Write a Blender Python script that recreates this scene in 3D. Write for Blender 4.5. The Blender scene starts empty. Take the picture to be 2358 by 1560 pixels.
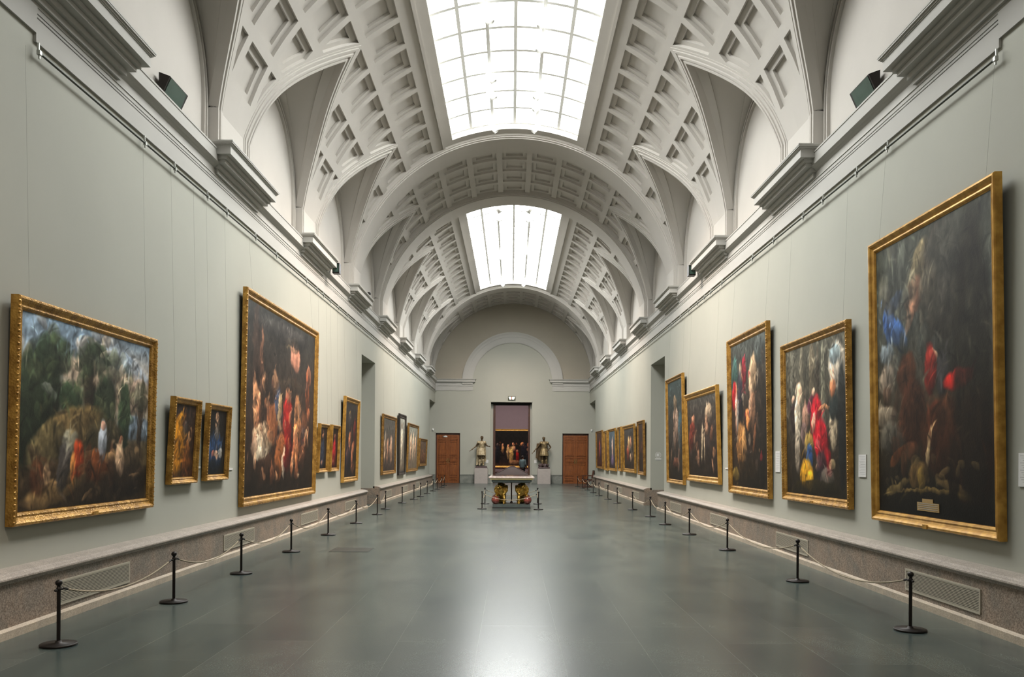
import bpy, math, random
import numpy as np
from mathutils import Vector, Matrix
from mathutils.geometry import delaunay_2d_cdt

random.seed(7)
S = bpy.context.scene
COL = S.collection
R = math.radians
H = 1.72                       # eye height

# ------------------------------------------------------------------ materials
def srgb(r, g, b):
    f = lambda c: c / 12.92 if c <= .04045 else ((c + .055) / 1.055) ** 2.4
    return (f(r / 255), f(g / 255), f(b / 255), 1)

def newmat(name):
    m = bpy.data.materials.new(name)
    m.use_nodes = True
    nt = m.node_tree
    return m, nt, nt.nodes['Principled BSDF']

def N(nt, t, **kw):
    n = nt.nodes.new(t)
    for k, v in kw.items():
        if k in n.inputs: n.inputs[k].default_value = v
        else: setattr(n, k, v)
    return n

def mat(name, col, rough=.6, metal=0., var=.0, vscale=3., bump=0., bscale=60., spec=.5, col2=None, coat=0., stretch=None):
    m, nt, b = newmat(name)
    b.inputs['Base Color'].default_value = col
    b.inputs['Roughness'].default_value = rough
    b.inputs['Metallic'].default_value = metal
    b.inputs['Specular IOR Level'].default_value = spec
    if coat: b.inputs['Coat Weight'].default_value = coat
    tc = N(nt, 'ShaderNodeTexCoord')
    src = tc.outputs['Object']
    if stretch:
        mp = N(nt, 'ShaderNodeMapping'); mp.inputs['Scale'].default_value = stretch
        nt.links.new(src, mp.inputs['Vector']); src = mp.outputs['Vector']
    if var or col2:
        n = N(nt, 'ShaderNodeTexNoise', Scale=vscale, Detail=5., Roughness=.6)
        nt.links.new(src, n.inputs['Vector'])
        r = N(nt, 'ShaderNodeValToRGB')
        c2 = col2 if col2 else tuple(c * (1 - var) for c in col[:3]) + (1,)
        r.color_ramp.elements[0].position = .36; r.color_ramp.elements[1].position = .64
        r.color_ramp.elements[0].color = c2; r.color_ramp.elements[1].color = col
        nt.links.new(n.outputs['Fac'], r.inputs['Fac'])
        nt.links.new(r.outputs['Color'], b.inputs['Base Color'])
    if bump:
        n = N(nt, 'ShaderNodeTexNoise', Scale=bscale, Detail=4.)
        nt.links.new(src, n.inputs['Vector'])
        bp = N(nt, 'ShaderNodeBump', Strength=bump, Distance=.02)
        nt.links.new(n.outputs['Fac'], bp.inputs['Height'])
        nt.links.new(bp.outputs['Normal'], b.inputs['Normal'])
    return m

def emis(name, col, strength):
    m, nt, b = newmat(name)
    nt.nodes.remove(b)
    e = N(nt, 'ShaderNodeEmission'); e.inputs['Color'].default_value = col; e.inputs['Strength'].default_value = strength
    nt.links.new(e.outputs[0], nt.nodes['Material Output'].inputs['Surface'])
    return m

WHITE = mat('ceiling_plaster', (.475, .45, .412, 1), .8, var=.05, vscale=.7, spec=.2)
GREEN = mat('wall_paint_sage', (.415, .414, .357, 1), .75, var=.05, vscale=.5, spec=.25)
FRIEZE = mat('frieze_plaster', (.46, .45, .42, 1), .8, var=.04, vscale=.8, spec=.2)
TAUPE = mat('end_lunette_plaster', (.37, .335, .275, 1), .85, var=.04, vscale=.8, spec=.2)  # darker copy of the ceiling paint, end wall shade put into the colour
SLOT = mat('slot_black', (.01, .01, .009, 1), .9)
BLACKM = mat('black_iron', (.022, .018, .016, 1), .42, metal=.6, bump=.1, bscale=200)
RAILM = mat('rail_steel', (.05, .055, .045, 1), .4, metal=.7)
CHROME = mat('bracket_steel', (.45, .46, .43, 1), .45, metal=.5)
WIRE = mat('wire_grey', (.26, .26, .23, 1), .5, metal=.3)
ROPE = mat('rope_cream', (.52, .43, .30, 1), .8, bump=.8, bscale=160, stretch=(1, 1, 3))
WOOD = mat('door_oak', srgb(142, 78, 24), .45, col2=srgb(118, 62, 18), vscale=4, stretch=(6, 6, .7), coat=.15)
WOODD = mat('wood_dark', srgb(82, 44, 24), .45, col2=srgb(55, 28, 16), vscale=5, stretch=(4, 4, 1))
DARK = mat('near_black', (.02, .019, .018, 1), .9)
WHITEP = mat('white_enamel', (.8, .8, .77, 1), .4)
GREY = mat('grille_metal', (.55, .50, .40, 1), .45, metal=.35)
PAPER = mat('label_card', (.72, .71, .69, 1), .6)
INK = mat('label_ink', (.35, .35, .34, 1), .7)
BRONZE = mat('bronze_dark', (.14, .09, .045, 1), .42, metal=.5, bump=.4, bscale=40, var=.4)
ALAB = mat('alabaster_gold', (.60, .50, .33, 1), .45, metal=.15, bump=.5, bscale=30, col2=(.34, .25, .13, 1), vscale=9)
ALAB2 = mat('gilt_bronze_worn', (.42, .31, .15, 1), .42, metal=.4, bump=.5, bscale=30, col2=(.18, .13, .07, 1), vscale=9)
PORPH = mat('porphyry_base', (.10, .065, .065, 1), .4, var=.3, vscale=12)
PEDM = mat('pedestal_marble', (.43, .38, .35, 1), .5, var=.08, vscale=6)
LIONG = mat('lion_gilt', (.78, .50, .12, 1), .28, metal=.95, bump=.9, bscale=26, col2=(.30, .19, .04, 1), vscale=14)
BALLM = mat('red_marble', srgb(150, 78, 66), .18, col2=srgb(100, 40, 38), vscale=8, coat=.5)
GILT = mat('table_gilt', (.95, .80, .42, 1), .4, metal=.25)
MARB = mat('table_marble', (.70, .60, .56, 1), .2, col2=(.45, .34, .30, 1), vscale=10, coat=.4)
SLATE = mat('slate_green', (.085, .105, .10, 1), .35, var=.2, vscale=8)
VIOLET = mat('violet_wall', srgb(136, 117, 124), .85, var=.03)
MAROON = mat('maroon_leather', srgb(58, 20, 20), .5, var=.2, vscale=3)
PIPING = mat('piping_mauve', srgb(120, 98, 96), .5)
CLOTH1 = mat('coat_blue_grey', srgb(104, 126, 132), .85, var=.2, vscale=6)
CLOTH2 = mat('trousers_dark', srgb(30, 40, 42), .9)
SKIN = mat('skin', srgb(196, 146, 122), .6)
HAIR = mat('hair_dark', srgb(40, 30, 26), .7)
GLASSD = mat('lamp_glass_green', srgb(66, 88, 78), .15, var=.2, coat=.5)
BOARD = mat('canvas_back', (.12, .08, .05, 1), .8)
FARFLOOR = mat('far_floor_wood', srgb(96, 52, 40), .35, var=.2, vscale=4)

def granite(name, a, b, c, rough, big=2.2):
    m, nt, p = newmat(name)
    tc = N(nt, 'ShaderNodeTexCoord')
    n1 = N(nt, 'ShaderNodeTexNoise', Scale=big, Detail=4., Roughness=.6, Distortion=.6)
    n2 = N(nt, 'ShaderNodeTexNoise', Scale=75., Detail=3., Roughness=.7)
    for n in (n1, n2): nt.links.new(tc.outputs['Object'], n.inputs['Vector'])
    r1 = N(nt, 'ShaderNodeValToRGB'); r1.color_ramp.elements[0].position = .38; r1.color_ramp.elements[1].position = .62
    r1.color_ramp.elements[0].color = a; r1.color_ramp.elements[1].color = b
    r2 = N(nt, 'ShaderNodeValToRGB'); r2.color_ramp.elements[0].position = .40; r2.color_ramp.elements[1].position = .62
    r2.color_ramp.elements[0].color = c; r2.color_ramp.elements[1].color = (1, 1, 1, 1)
    mx = N(nt, 'ShaderNodeMix', data_type='RGBA', blend_type='MULTIPLY')
    mx.inputs[0].default_value = 1.
    nt.links.new(n1.outputs['Fac'], r1.inputs['Fac']); nt.links.new(n2.outputs['Fac'], r2.inputs['Fac'])
    nt.links.new(r1.outputs['Color'], mx.inputs[6]); nt.links.new(r2.outputs['Color'], mx.inputs[7])
    nt.links.new(mx.outputs[2], p.inputs['Base Color'])
    p.inputs['Roughness'].default_value = rough
    return m
GRANITE = granite('plinth_granite', (.44, .34, .26, 1), (.30, .265, .22, 1), (.38, .35, .33, 1), .5)
CAPST = granite('plinth_cap_marble', (.52, .46, .40, 1), (.42, .37, .32, 1), (.55, .53, .52, 1), .38, 5)
STRIP = granite('plinth_foot_stone', (.62, .53, .42, 1), (.50, .43, .35, 1), (.72, .68, .62, 1), .35, 5)
GREYST = granite('end_plinth_stone', (.30, .31, .27, 1), (.20, .21, .185, 1), (.65, .65, .65, 1), .45)

def floor_mat():
    m, nt, p = newmat('floor_slate_slabs')
    tc = N(nt, 'ShaderNodeTexCoord')
    sp = N(nt, 'ShaderNodeSeparateXYZ'); nt.links.new(tc.outputs['Object'], sp.inputs[0])
    ax = N(nt, 'ShaderNodeMath', operation='ADD'); ax.inputs[1].default_value = .33 + .745 * 20
    nt.links.new(sp.outputs['X'], ax.inputs[0])
    ay = N(nt, 'ShaderNodeMath', operation='ADD'); ay.inputs[1].default_value = 40.2
    nt.links.new(sp.outputs['Y'], ay.inputs[0])
    cb = N(nt, 'ShaderNodeCombineXYZ'); nt.links.new(ay.outputs[0], cb.inputs[0]); nt.links.new(ax.outputs[0], cb.inputs[1])
    br = N(nt, 'ShaderNodeTexBrick', offset=.5, offset_frequency=2)
    br.inputs['Scale'].default_value = 1.; br.inputs['Mortar Size'].default_value = .003
    br.inputs['Mortar Smooth'].default_value = .6; br.inputs['Brick Width'].default_value = 1.5
    br.inputs['Row Height'].default_value = .745; br.inputs['Bias'].default_value = 0.
    br.inputs['Color1'].default_value = (.046, .064, .062, 1); br.inputs['Color2'].default_value = (.072, .088, .083, 1)
    br.inputs['Mortar'].default_value = (.13, .14, .125, 1)
    nt.links.new(cb.outputs[0], br.inputs['Vector'])
    n1 = N(nt, 'ShaderNodeTexNoise', Scale=1.6, Detail=9., Roughness=.68)
    n2 = N(nt, 'ShaderNodeTexNoise', Scale=85., Detail=3.)
    mp = N(nt, 'ShaderNodeMapping'); mp.inputs['Scale'].default_value = (1, .45, 1)
    nt.links.new(tc.outputs['Object'], mp.inputs[0]); nt.links.new(mp.outputs[0], n1.inputs['Vector'])
    nt.links.new(tc.outputs['Object'], n2.inputs['Vector'])
    r1 = N(nt, 'ShaderNodeValToRGB'); r1.color_ramp.elements[0].position = .36; r1.color_ramp.elements[1].position = .64
    r1.color_ramp.elements[0].color = (.72, .76, .78, 1); r1.color_ramp.elements[1].color = (1.30, 1.24, 1.15, 1)
    r2 = N(nt, 'ShaderNodeValToRGB'); r2.color_ramp.elements[0].position = .38; r2.color_ramp.elements[1].position = .62
    r2.color_ramp.elements[0].color = (.55, .55, .55, 1); r2.color_ramp.elements[1].color = (1.5, 1.5, 1.46, 1)
    nt.links.new(n1.outputs['Fac'], r1.inputs['Fac']); nt.links.new(n2.outputs['Fac'], r2.inputs['Fac'])
    m1 = N(nt, 'ShaderNodeMix', data_type='RGBA', blend_type='MULTIPLY'); m1.inputs[0].default_value = 1
    m2 = N(nt, 'ShaderNodeMix', data_type='RGBA', blend_type='MULTIPLY'); m2.inputs[0].default_value = 1
    nt.links.new(br.outputs['Color'], m1.inputs[6]); nt.links.new(r1.outputs['Color'], m1.inputs[7])
    nt.links.new(m1.outputs[2], m2.inputs[6]); nt.links.new(r2.outputs['Color'], m2.inputs[7])
    nt.links.new(m2.outputs[2], p.inputs['Base Color'])
    mr = N(nt, 'ShaderNodeMapRange'); mr.inputs['To Min'].default_value = .24; mr.inputs['To Max'].default_value = .32
    p.inputs['Roughness'].default_value = .26
    p.inputs['Specular IOR Level'].default_value = .5
    return m
FLOORM = floor_mat()

def gold_mat(name, c1, c2, sc=34, bump=.8):
    m, nt, p = newmat(name)
    tc = N(nt, 'ShaderNodeTexCoord')
    v = N(nt, 'ShaderNodeTexVoronoi', Scale=sc); nt.links.new(tc.outputs['Object'], v.inputs['Vector'])
    n = N(nt, 'ShaderNodeTexNoise', Scale=9., Detail=6.); nt.links.new(tc.outputs['Object'], n.inputs['Vector'])
    r = N(nt, 'ShaderNodeValToRGB'); r.color_ramp.elements[0].position = .35; r.color_ramp.elements[1].position = .66
    r.color_ramp.elements[0].color = c2; r.color_ramp.elements[1].color = c1
    nt.links.new(n.outputs['Fac'], r.inputs['Fac']); nt.links.new(r.outputs['Color'], p.inputs['Base Color'])
    bp = N(nt, 'ShaderNodeBump', Strength=bump, Distance=.012)
    nt.links.new(v.outputs['Distance'], bp.inputs['Height']); nt.links.new(bp.outputs['Normal'], p.inputs['Normal'])
    p.inputs['Metallic'].default_value = .55; p.inputs['Roughness'].default_value = .38
    return m
GOLD = gold_mat('frame_gilt', (.58, .32, .07, 1), (.30, .15, .03, 1), 42, .4)
GOLDP = gold_mat('frame_gilt_plain', (.64, .36, .08, 1), (.40, .205, .04, 1), 12, .15)
GOLDD = gold_mat('frame_gilt_brown', (.42, .22, .05, 1), (.22, .11, .03, 1))
EBONY = mat('frame_ebony', (.025, .02, .017, 1), .35)

def canvas_mat():
    m, nt, p = newmat('painted_canvas')
    a = N(nt, 'ShaderNodeAttribute', attribute_name='Col')
    nt.links.new(a.outputs['Color'], p.inputs['Base Color'])
    p.inputs['Roughness'].default_value = .5; p.inputs['Specular IOR Level'].default_value = .2
    tc = N(nt, 'ShaderNodeTexCoord')
    n = N(nt, 'ShaderNodeTexNoise', Scale=45., Detail=4.); nt.links.new(tc.outputs['Object'], n.inputs['Vector'])
    bp = N(nt, 'ShaderNodeBump', Strength=.25, Distance=.004)
    nt.links.new(n.outputs['Fac'], bp.inputs['Height']); nt.links.new(bp.outputs['Normal'], p.inputs['Normal'])
    return m
CANVAS = canvas_mat()

# ------------------------------------------------------------------ mesh helpers
class MB:
    def __init__(s): s.v = []; s.f = []; s.m = []; s.sm = []
    def add(s, vs, fs, mi=0, smooth=False):
        b = len(s.v); s.v += [tuple(x) for x in vs]
        for f in fs: s.f.append(tuple(b + i for i in f)); s.m.append(mi); s.sm.append(smooth)
    def box(s, x0, x1, y0, y1, z0, z1, mi=0, M=None):
        x0, x1 = min(x0, x1), max(x0, x1)
        vs = [(x0, y0, z0), (x1, y0, z0), (x1, y1, z0), (x0, y1, z0), (x0, y0, z1), (x1, y0, z1), (x1, y1, z1), (x0, y1, z1)]
        if M is not None: vs = [M @ Vector(v) for v in vs]
        s.add(vs, [(3, 2, 1, 0), (4, 5, 6, 7), (0, 1, 5, 4), (1, 2, 6, 5), (2, 3, 7, 6), (3, 0, 4, 7)], mi)
    def tube(s, pts, rad, n=8, mi=0, cap=True, close=False):
        pts = [Vector(p) for p in pts]; k = len(pts)
        rads = rad if isinstance(rad, (list, tuple)) else [rad] * k
        vs = []; up = None
        for i, p in enumerate(pts):
            t = (pts[min(i + 1, k - 1)] - pts[max(i - 1, 0)]).normalized()
            if up is None:
                up = Vector((0, 0, 1)) if abs(t.z) < .9 else Vector((1, 0, 0))
            a = t.cross(up).normalized(); b = a.cross(t).normalized(); up = b
            for j in range(n):
                an = 2 * math.pi * j / n
                vs.append(p + a * math.cos(an) * rads[i] + b * math.sin(an) * rads[i])
        fs = [(i * n + j, i * n + (j + 1) % n, (i + 1) * n + (j + 1) % n, (i + 1) * n + j) for i in range(k - 1) for j in range(n)]
        s.add(vs, fs, mi, True)
        if cap:
            s.add(vs[:n], [tuple(range(n))[::-1]], mi); s.add(vs[-n:], [tuple(range(n))], mi)
    def lathe(s, prof, c=(0, 0, 0), n=24, mi=0, M=None):
        vs = []
        for r, z in prof:
            for j in range(n):
                a = 2 * math.pi * j / n
                vs.append(Vector((c[0] + r * math.cos(a), c[1] + r * math.sin(a), c[2] + z)))
        if M is not None: vs = [M @ v for v in vs]
        k = len(prof)
        s.add(vs, [(i * n + j, i * n + (j + 1) % n, (i + 1) * n + (j + 1) % n, (i + 1) * n + j) for i in range(k - 1) for j in range(n)], mi, True)
        s.add(vs[:n], [tuple(range(n))[::-1]], mi); s.add(vs[-n:], [tuple(range(n))], mi)
    def ell(s, c, r, M=None, n=16, k=10, mi=0):
        vs = []
        for i in range(k + 1):
            th = math.pi * i / k
            for j in range(n):
                a = 2 * math.pi * j / n
                v = Vector((r[0] * math.sin(th) * math.cos(a), r[1] * math.sin(th) * math.sin(a), r[2] * math.cos(th)))
                if M is not None: v = M @ v
                vs.append(v + Vector(c))
        s.add(vs, [(i * n + j, (i + 1) * n + j, (i + 1) * n + (j + 1) % n, i * n + (j + 1) % n) for i in range(k) for j in range(n)], mi, True)
    def cap(s, a, b, ra, rb, n=12):           # tapered capsule
        s.tube([a, b], [ra, rb], n)
        s.ell(a, (ra,) * 3, n=n, k=8); s.ell(b, (rb,) * 3, n=n, k=8)
    def extr(s, prof, y0, y1, sx=1, mis=None, closed=True):   # (x,z) profile swept along y
        k = len(prof)
        vs = [(sx * x, y0, z) for x, z in prof] + [(sx * x, y1, z) for x, z in prof]
        for i in range(k if closed else k - 1):
            j = (i + 1) % k
            s.add([vs[i], vs[j], vs[k + j], vs[k + i]], [(0, 1, 2, 3)], mis[i] if mis and i < len(mis) else 0)
        if closed:
            s.add(vs[:k], [tuple(range(k))]); s.add(vs[k:], [tuple(range(k))[::-1]])
    def build(s, name, mats, parent=None, autosm=None):
        me = bpy.data.meshes.new(name)
        me.from_pydata(s.v, [], s.f); me.update()
        if not isinstance(mats, (list, tuple)): mats = [mats]
        for m in mats: me.materials.append(m)
        me.polygons.foreach_set('material_index', s.m)
        me.polygons.foreach_set('use_smooth', s.sm)
        me.update()
        o = bpy.data.objects.new(name, me); COL.objects.link(o)
        if parent: o.parent = parent
        return o

def tag(o, label=None, cat=None, group=None, kind=None):
    if label: o['label'] = label
    if cat: o['category'] = cat
    if group: o['group'] = group
    if kind: o['kind'] = kind
    return o
def empty(name, loc=(0, 0, 0), rot=(0, 0, 0)):
    o = bpy.data.objects.new(name, None); COL.objects.link(o); o.location = loc; o.rotation_euler = rot
    o.empty_display_size = .1
    return o
def struct(o, label=None): return tag(o, label, None, None, 'structure')
def copy_tree(o, parent=None):
    c = o.copy(); COL.objects.link(c)
    if parent: c.parent = parent
    for ch in list(o.children): copy_tree(ch, c)
    return c
def Mloc(o): return Matrix.Translation(o.location) @ o.rotation_euler.to_matrix().to_4x4()
def remesh(o, vs, smooth=2):
    m = o.modifiers.new('r', 'REMESH'); m.mode = 'VOXEL'; m.voxel_size = vs; m.use_smooth_shade = True
    if smooth:
        q = o.modifiers.new('s', 'SMOOTH'); q.iterations = smooth; q.factor = .5
    return o

ORD = ['nearest', 'second', 'third', 'fourth', 'fifth', 'sixth', 'seventh', 'eighth', 'ninth', 'tenth', 'eleventh', 'twelfth',
       'thirteenth', 'fourteenth', 'fifteenth', 'sixteenth']

# ------------------------------------------------------------------ vault
R0, CZ, TH = 5.03, 6.34, R(77.6)
RRIB = 4.90
AM = R0 * TH
HW, HB = 1.935, 2.795
HT = R0 * R(77.6 - 44.8)
PC0 = 14.70; PITCH = 5.59
YEND, YBACK = 53.5, -13.25
ZLEDGE = 6.63
NP = 26
def _open_h(u): return HT * (1 - .73 * u - .27 * u ** 8)
_us = [0.] + [1 - (1 - i / NP) ** 1.6 for i in range(1, NP)] + [1.]
_base = [(HW * u, _open_h(u)) for u in _us]
def offset_curve(d):
    if d == 0: return list(_base)
    out = []
    n = len(_base)
    for i in range(n):
        a = _base[max(i - 1, 0)]; b = _base[min(i + 1, n - 1)]
        t = Vector((b[0] - a[0], b[1] - a[1])).normalized()
        nn = Vector((-t.y, t.x))
        if nn.x < 0: nn = -nn
        out.append((_base[i][0] + nn.x * d, _base[i][1] + nn.y * d))
    # extend back to v=0 along the first slope
    a, b = out[0], out[1]
    sl = (b[1] - a[1]) / (b[0] - a[0])
    out = [(0, a[1] - sl * a[0])] + [p for p in out if p[1] > .03]
    out.append((HW + d, 0))
    return out
TD = [0, .045, .10, .15, .20, .26, .31]
TL = [-.04, -.015, -.045, -.018, -.03, -.01]
CUR = [offset_curve(d) for d in TD]
CC1, CC2 = offset_curve(.38), offset_curve(.50)
def Fi(c, v):
    v = abs(v)
    if v >= c[-1][0]: return -1
    for i in range(len(c) - 1):
        if v <= c[i + 1][0]:
            (a, ha), (b, hb) = c[i], c[i + 1]
            return ha + (hb - ha) * (v - a) / max(b - a, 1e-9)
    return -1
BARS = 11.1
ROWS_S = [33.3, 44.4, 55.5, 66.6]
ROWS_C = [0, 11.1, 22.2] + ROWS_S
COLS = [.559 * k for k in (-5, -3, -1, 1, 3, 5)]
CH, CI = .455, .315
ASKY = R0 * R(21.4)
def A(deg): return R0 * R(deg)

def vault_bay(kind):
    """kind: 'C' coffered right across; else (v0,v1) range of the skylight opening within the bay"""
    vs, es = [], []
    def line(pts, close=False):
        b = len(vs); vs.extend(Vector(p) for p in pts)
        k = len(pts)
        for i in range(k if close else k - 1): es.append((b + i, b + (i + 1) % k))
    line([(-HB, -AM), (HB, -AM), (HB, AM), (-HB, AM)], True)
    n = 42
    for i in range(1, n):
        a = -AM + 2 * AM * i / n
        line([(-HB, a), (HB, a)])
    for sgn in (1, -1):
        for c in CUR + [CC1, CC2]:
            pts = [(v, sgn * (AM - h)) for v, h in c]
            full = [(-v, a) for v, a in reversed(pts)] + pts[1:]
            line([(max(-HB, min(HB, v)), a) for v, a in full])
    rows = ROWS_C if kind == 'C' else ROWS_S
    rows = sorted(set([r for r in rows] + [-r for r in rows]))
    for r in rows:
        for c in COLS:
            for w, dd in ((CH, 4.5), (CI, 3.0)):
                v0, v1 = max(-HB, c - w), min(HB, c + w)
                line([(v0, A(r - dd)), (v1, A(r - dd)), (v1, A(r + dd)), (v0, A(r + dd))], True)
    if kind != 'C':
        k0, k1 = kind
        line([(k0, -ASKY), (k1, -ASKY), (k1, ASKY), (k0, ASKY)], True)
        for d in (24.4, 25.2):
            for sg in (1, -1): line([(-HB, sg * A(d)), (HB, sg * A(d))])
    def level(v, a):
        aa = abs(a); h = AM - aa
        f0 = Fi(CUR[0], v)
        if h < f0: return 'O'
        for j in range(len(TL)):
            if h < Fi(CUR[j + 1], v): return TL[j]
        if kind != 'C':
            if k0 < v < k1 and aa < ASKY: return 'S'
            d = math.degrees(aa / R0)
            if 24.4 < d < 25.2: return -.045
        th = math.degrees(a / R0)
        for r in rows:
            if abs(th - r) < 4.5:
                for c in COLS:
                    if abs(v - c) < CH:
                        if h < Fi(CC1, v): return 0.
                        if abs(th - r) < 3.0 and abs(v - c) < CI and h > Fi(CC2, v): return .125
                        return .065
        return 0.
    V, E, F, *_ = delaunay_2d_cdt(vs, es, [], 0, 1e-5)
    lv = []
    for f in F:
        cx = sum(V[i].x for i in f) / 3; cy = sum(V[i].y for i in f) / 3
        lv.append(level(cx, cy))
    mb = MB(); idx = {}
    def P(i, l, R_=R0):
        a = V[i].y / R0
        return ((R_ + l) * math.sin(a), V[i].x, CZ + (R_ + l) * math.cos(a))
    edges = {}
    for f, l in zip(F, lv):
        for q in range(3):
            e = (f[q], f[(q + 1) % 3]); k = tuple(sorted(e))
            edges.setdefault(k, []).append(l)
        if isinstance(l, str): continue
        ids = []
        for i in f:
            k = (i, l)
            if k not in idx:
                idx[k] = len(mb.v); mb.v.append(P(i, l))
            ids.append(idx[k])
        mb.f.append(tuple(ids)); mb.m.append(0); mb.sm.append(True)
    dep = lambda l: .13 if l == 'O' else (.19 if l == 'S' else l)
    for (i, j), ls in edges.items():
        if len(ls) == 2 and ls[0] != ls[1] and dep(ls[0]) != dep(ls[1]):
            a, b = sorted((dep(ls[0]), dep(ls[1])))
            mb.add([P(i, a), P(j, a), P(j, b), P(i, b)], [(0, 1, 2, 3)])
    # lunette hoods (the severies) and bed of the arch on both sides
    for sg in (1, -1):
        m = 40
        vv = [HW * math.sin(math.pi / 2 * (-1 + 2 * i / m)) for i in range(m + 1)]
        def ruled(s0, s1, off, steps):
            g = []
            for v in vv:
                u = min(1., abs(v) / HW)
                a = (AM - max(0., _open_h(u))) / R0
                Rr = R0 + .12
                p = Vector((Rr * math.sin(a), v, CZ + Rr * math.cos(a)))
                q = Vector((5.055, v, 7.47 + math.sqrt(max(0, HW * HW - v * v))))
                row = []
                for k in range(steps + 1):
                    s = s0 + (s1 - s0) * k / steps
                    w = p.lerp(q, s); w.z += off * math.sqrt(max(0, 1 - u * u))
                    row.append((sg * w.x, w.y, w.z))
                g.append(row)
            return g
        for s0, s1, off, st in ((0, .2, 0, 2), (.2, .84, .04, 5), (.84, 1, 0, 2)):
            g = ruled(s0, s1, off, st)
            flat = [p for r in g for p in r]; w = st + 1
            mb.add(flat, [(i * w + k, (i + 1) * w + k, (i + 1) * w + k + 1, i * w + k + 1) for i in range(m) for k in range(st)], 0, True)
        for s0 in (.2, .84):
            g0, g1 = ruled(s0, s0 + 1e-4, 0, 1), ruled(s0, s0 + 1e-4, .04, 1)
            for i in range(m): mb.add([g0[i][0], g0[i + 1][0], g1[i + 1][0], g1[i][0]], [(0, 1, 2, 3)])
    return mb

def stilted(r, n=32, zc=7.47, zb=6.58):
    return [(-r, zb)] + [(-r * math.cos(math.pi * i / n), zc + r * math.sin(math.pi * i / n)) for i in range(n + 1)] + [(r, zb)]

def lunette(mb, yc, sg):
    rs = [2.05, 1.90, 1.86, 1.80, 1.77]
    xs = [5.055, 5.03, 5.06, 5.035]
    xp = 5.09
    prev = 5.055
    for j, x in enumerate(xs):
        a, b = stilted(rs[j]), stilted(rs[j + 1])
        for i in range(len(a) - 1):
            mb.add([(sg * x, yc + a[i][0], a[i][1]), (sg * x, yc + a[i + 1][0], a[i + 1][1]),
                    (sg * x, yc + b[i + 1][0], b[i + 1][1]), (sg * x, yc + b[i][0], b[i][1])], [(0, 1, 2, 3)])
        nx = xs[j + 1] if j + 1 < len(xs) else xp
        for i in range(len(b) - 1):
            mb.add([(sg * x, yc + b[i][0], b[i][1]), (sg * x, yc + b[i + 1][0], b[i + 1][1]),
                    (sg * nx, yc + b[i + 1][0], b[i + 1][1]), (sg * nx, yc + b[i][0], b[i][1])], [(0, 1, 2, 3)])
    b = stilted(rs[-1])
    mb.add([(sg * xp, yc + y, z) for y, z in b], [tuple(range(len(b)))])

def pier(mb, pc, sg):
    w = HB - HW
    def strip(v0, v1, l):
        x = (R0 + l) * math.sin(TH); zt = CZ + (R0 + l) * math.cos(TH)
        mb.box(sg * x, sg * 5.25, pc + v0, pc + v1, 6.58, zt)
    for s in (1, -1):
        for j in range(len(TL)):
            a, b = sorted((s * (w - TD[j]), s * (w - TD[j + 1])))
            strip(a, b, TL[j])
    strip(-(w - TD[-1]), w - TD[-1], 0)
    for s in (1, -1):
        a, b = sorted((s * (w - .044), s * (w - .001)))
        mb.box(sg * 4.878, sg * 5.26, pc + a, pc + b, 7.3, 7.4135); mb.box(sg * 4.90, sg * 5.26, pc + a, pc + b, 7.3, 7.417)
    mb.box(sg * 5.03, sg * 5.26, pc - w + .002, pc + w - .002, 6.6, 7.52)
    for x_, z_ in ((4.918, 7.418), (4.94, 7.424), (4.975, 7.432), (5.005, 7.439)): mb.box(sg * x_, sg * 5.26, pc - w + .001, pc + w - .001, 7.3, z_)

def rib(mb, pc):
    prof = [(-.66, 5.24), (-.66, 4.97), (-.62, 4.97), (-.62, 4.93), (-.56, 4.93), (-.56, 4.90), (.56, 4.90), (.56, 4.93), (.62, 4.93), (.62, 4.97), (.66, 4.97), (.66, 5.24)]
    n = 72
    st = []
    for i in range(n + 1):
        a = -TH + 2 * TH * i / n
        st.append([(r * math.sin(a), pc + y, CZ + r * math.cos(a)) for y, r in prof])
    lo = lambda row: [(x, y, 6.58) for x, y, z in row]
    st = [lo(st[0])] + st + [lo(st[-1])]
    k = len(prof)
    for j in range(k - 1):
        vs = [row[j] for row in st] + [row[j + 1] for row in st]
        m = len(st)
        mb.add(vs, [(i, i + 1, m + i + 1, m + i) for i in range(m - 1)], 0, False)

ceil = struct(empty('ceiling'))
kinds = {}
def bay(kind, yc):
    if kind not in kinds:
        o = vault_bay(kind).build('vault_bay', WHITE, ceil); kinds[kind] = o
    else:
        o = kinds[kind].copy(); COL.objects.link(o)
    o.location = (0, yc, 0)
pcs = [PC0 + PITCH * k for k in range(-5, 8)]       # pier centres -13.25 .. 53.83
ribs = [PC0 + PITCH * k for k in (-5, -2, -1, 2, 3, 6)]
SK0, SK1 = .97, 1.0
skyl = [(ribs[0] + SK0, ribs[1] - SK1), (ribs[2] + SK0, ribs[3] - SK1), (ribs[4] + SK0, ribs[5] - SK1)]
for k in range(-5, 7):
    p0 = PC0 + PITCH * k; yc = p0 + HB
    kind = 'C'
    for a, b in skyl:
        if a < yc < b:
            kind = (round(max(-HB, a - yc), 3), round(min(HB, b - yc), 3))
    bay(kind, yc)
mb = MB()
for k in range(-5, 7):
    for sg in (1, -1): lunette(mb, PC0 + PITCH * k + HB, sg)
struct(mb.build('lunette_panels', WHITE, ceil))
mb = MB()
for pc in pcs:
    for sg in (1, -1): pier(mb, pc, sg)
mb.build('piers', WHITE, ceil)
for pc in ribs:
    mb = MB(); rib(mb, pc); mb.build('transverse_rib', WHITE, ceil)

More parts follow.
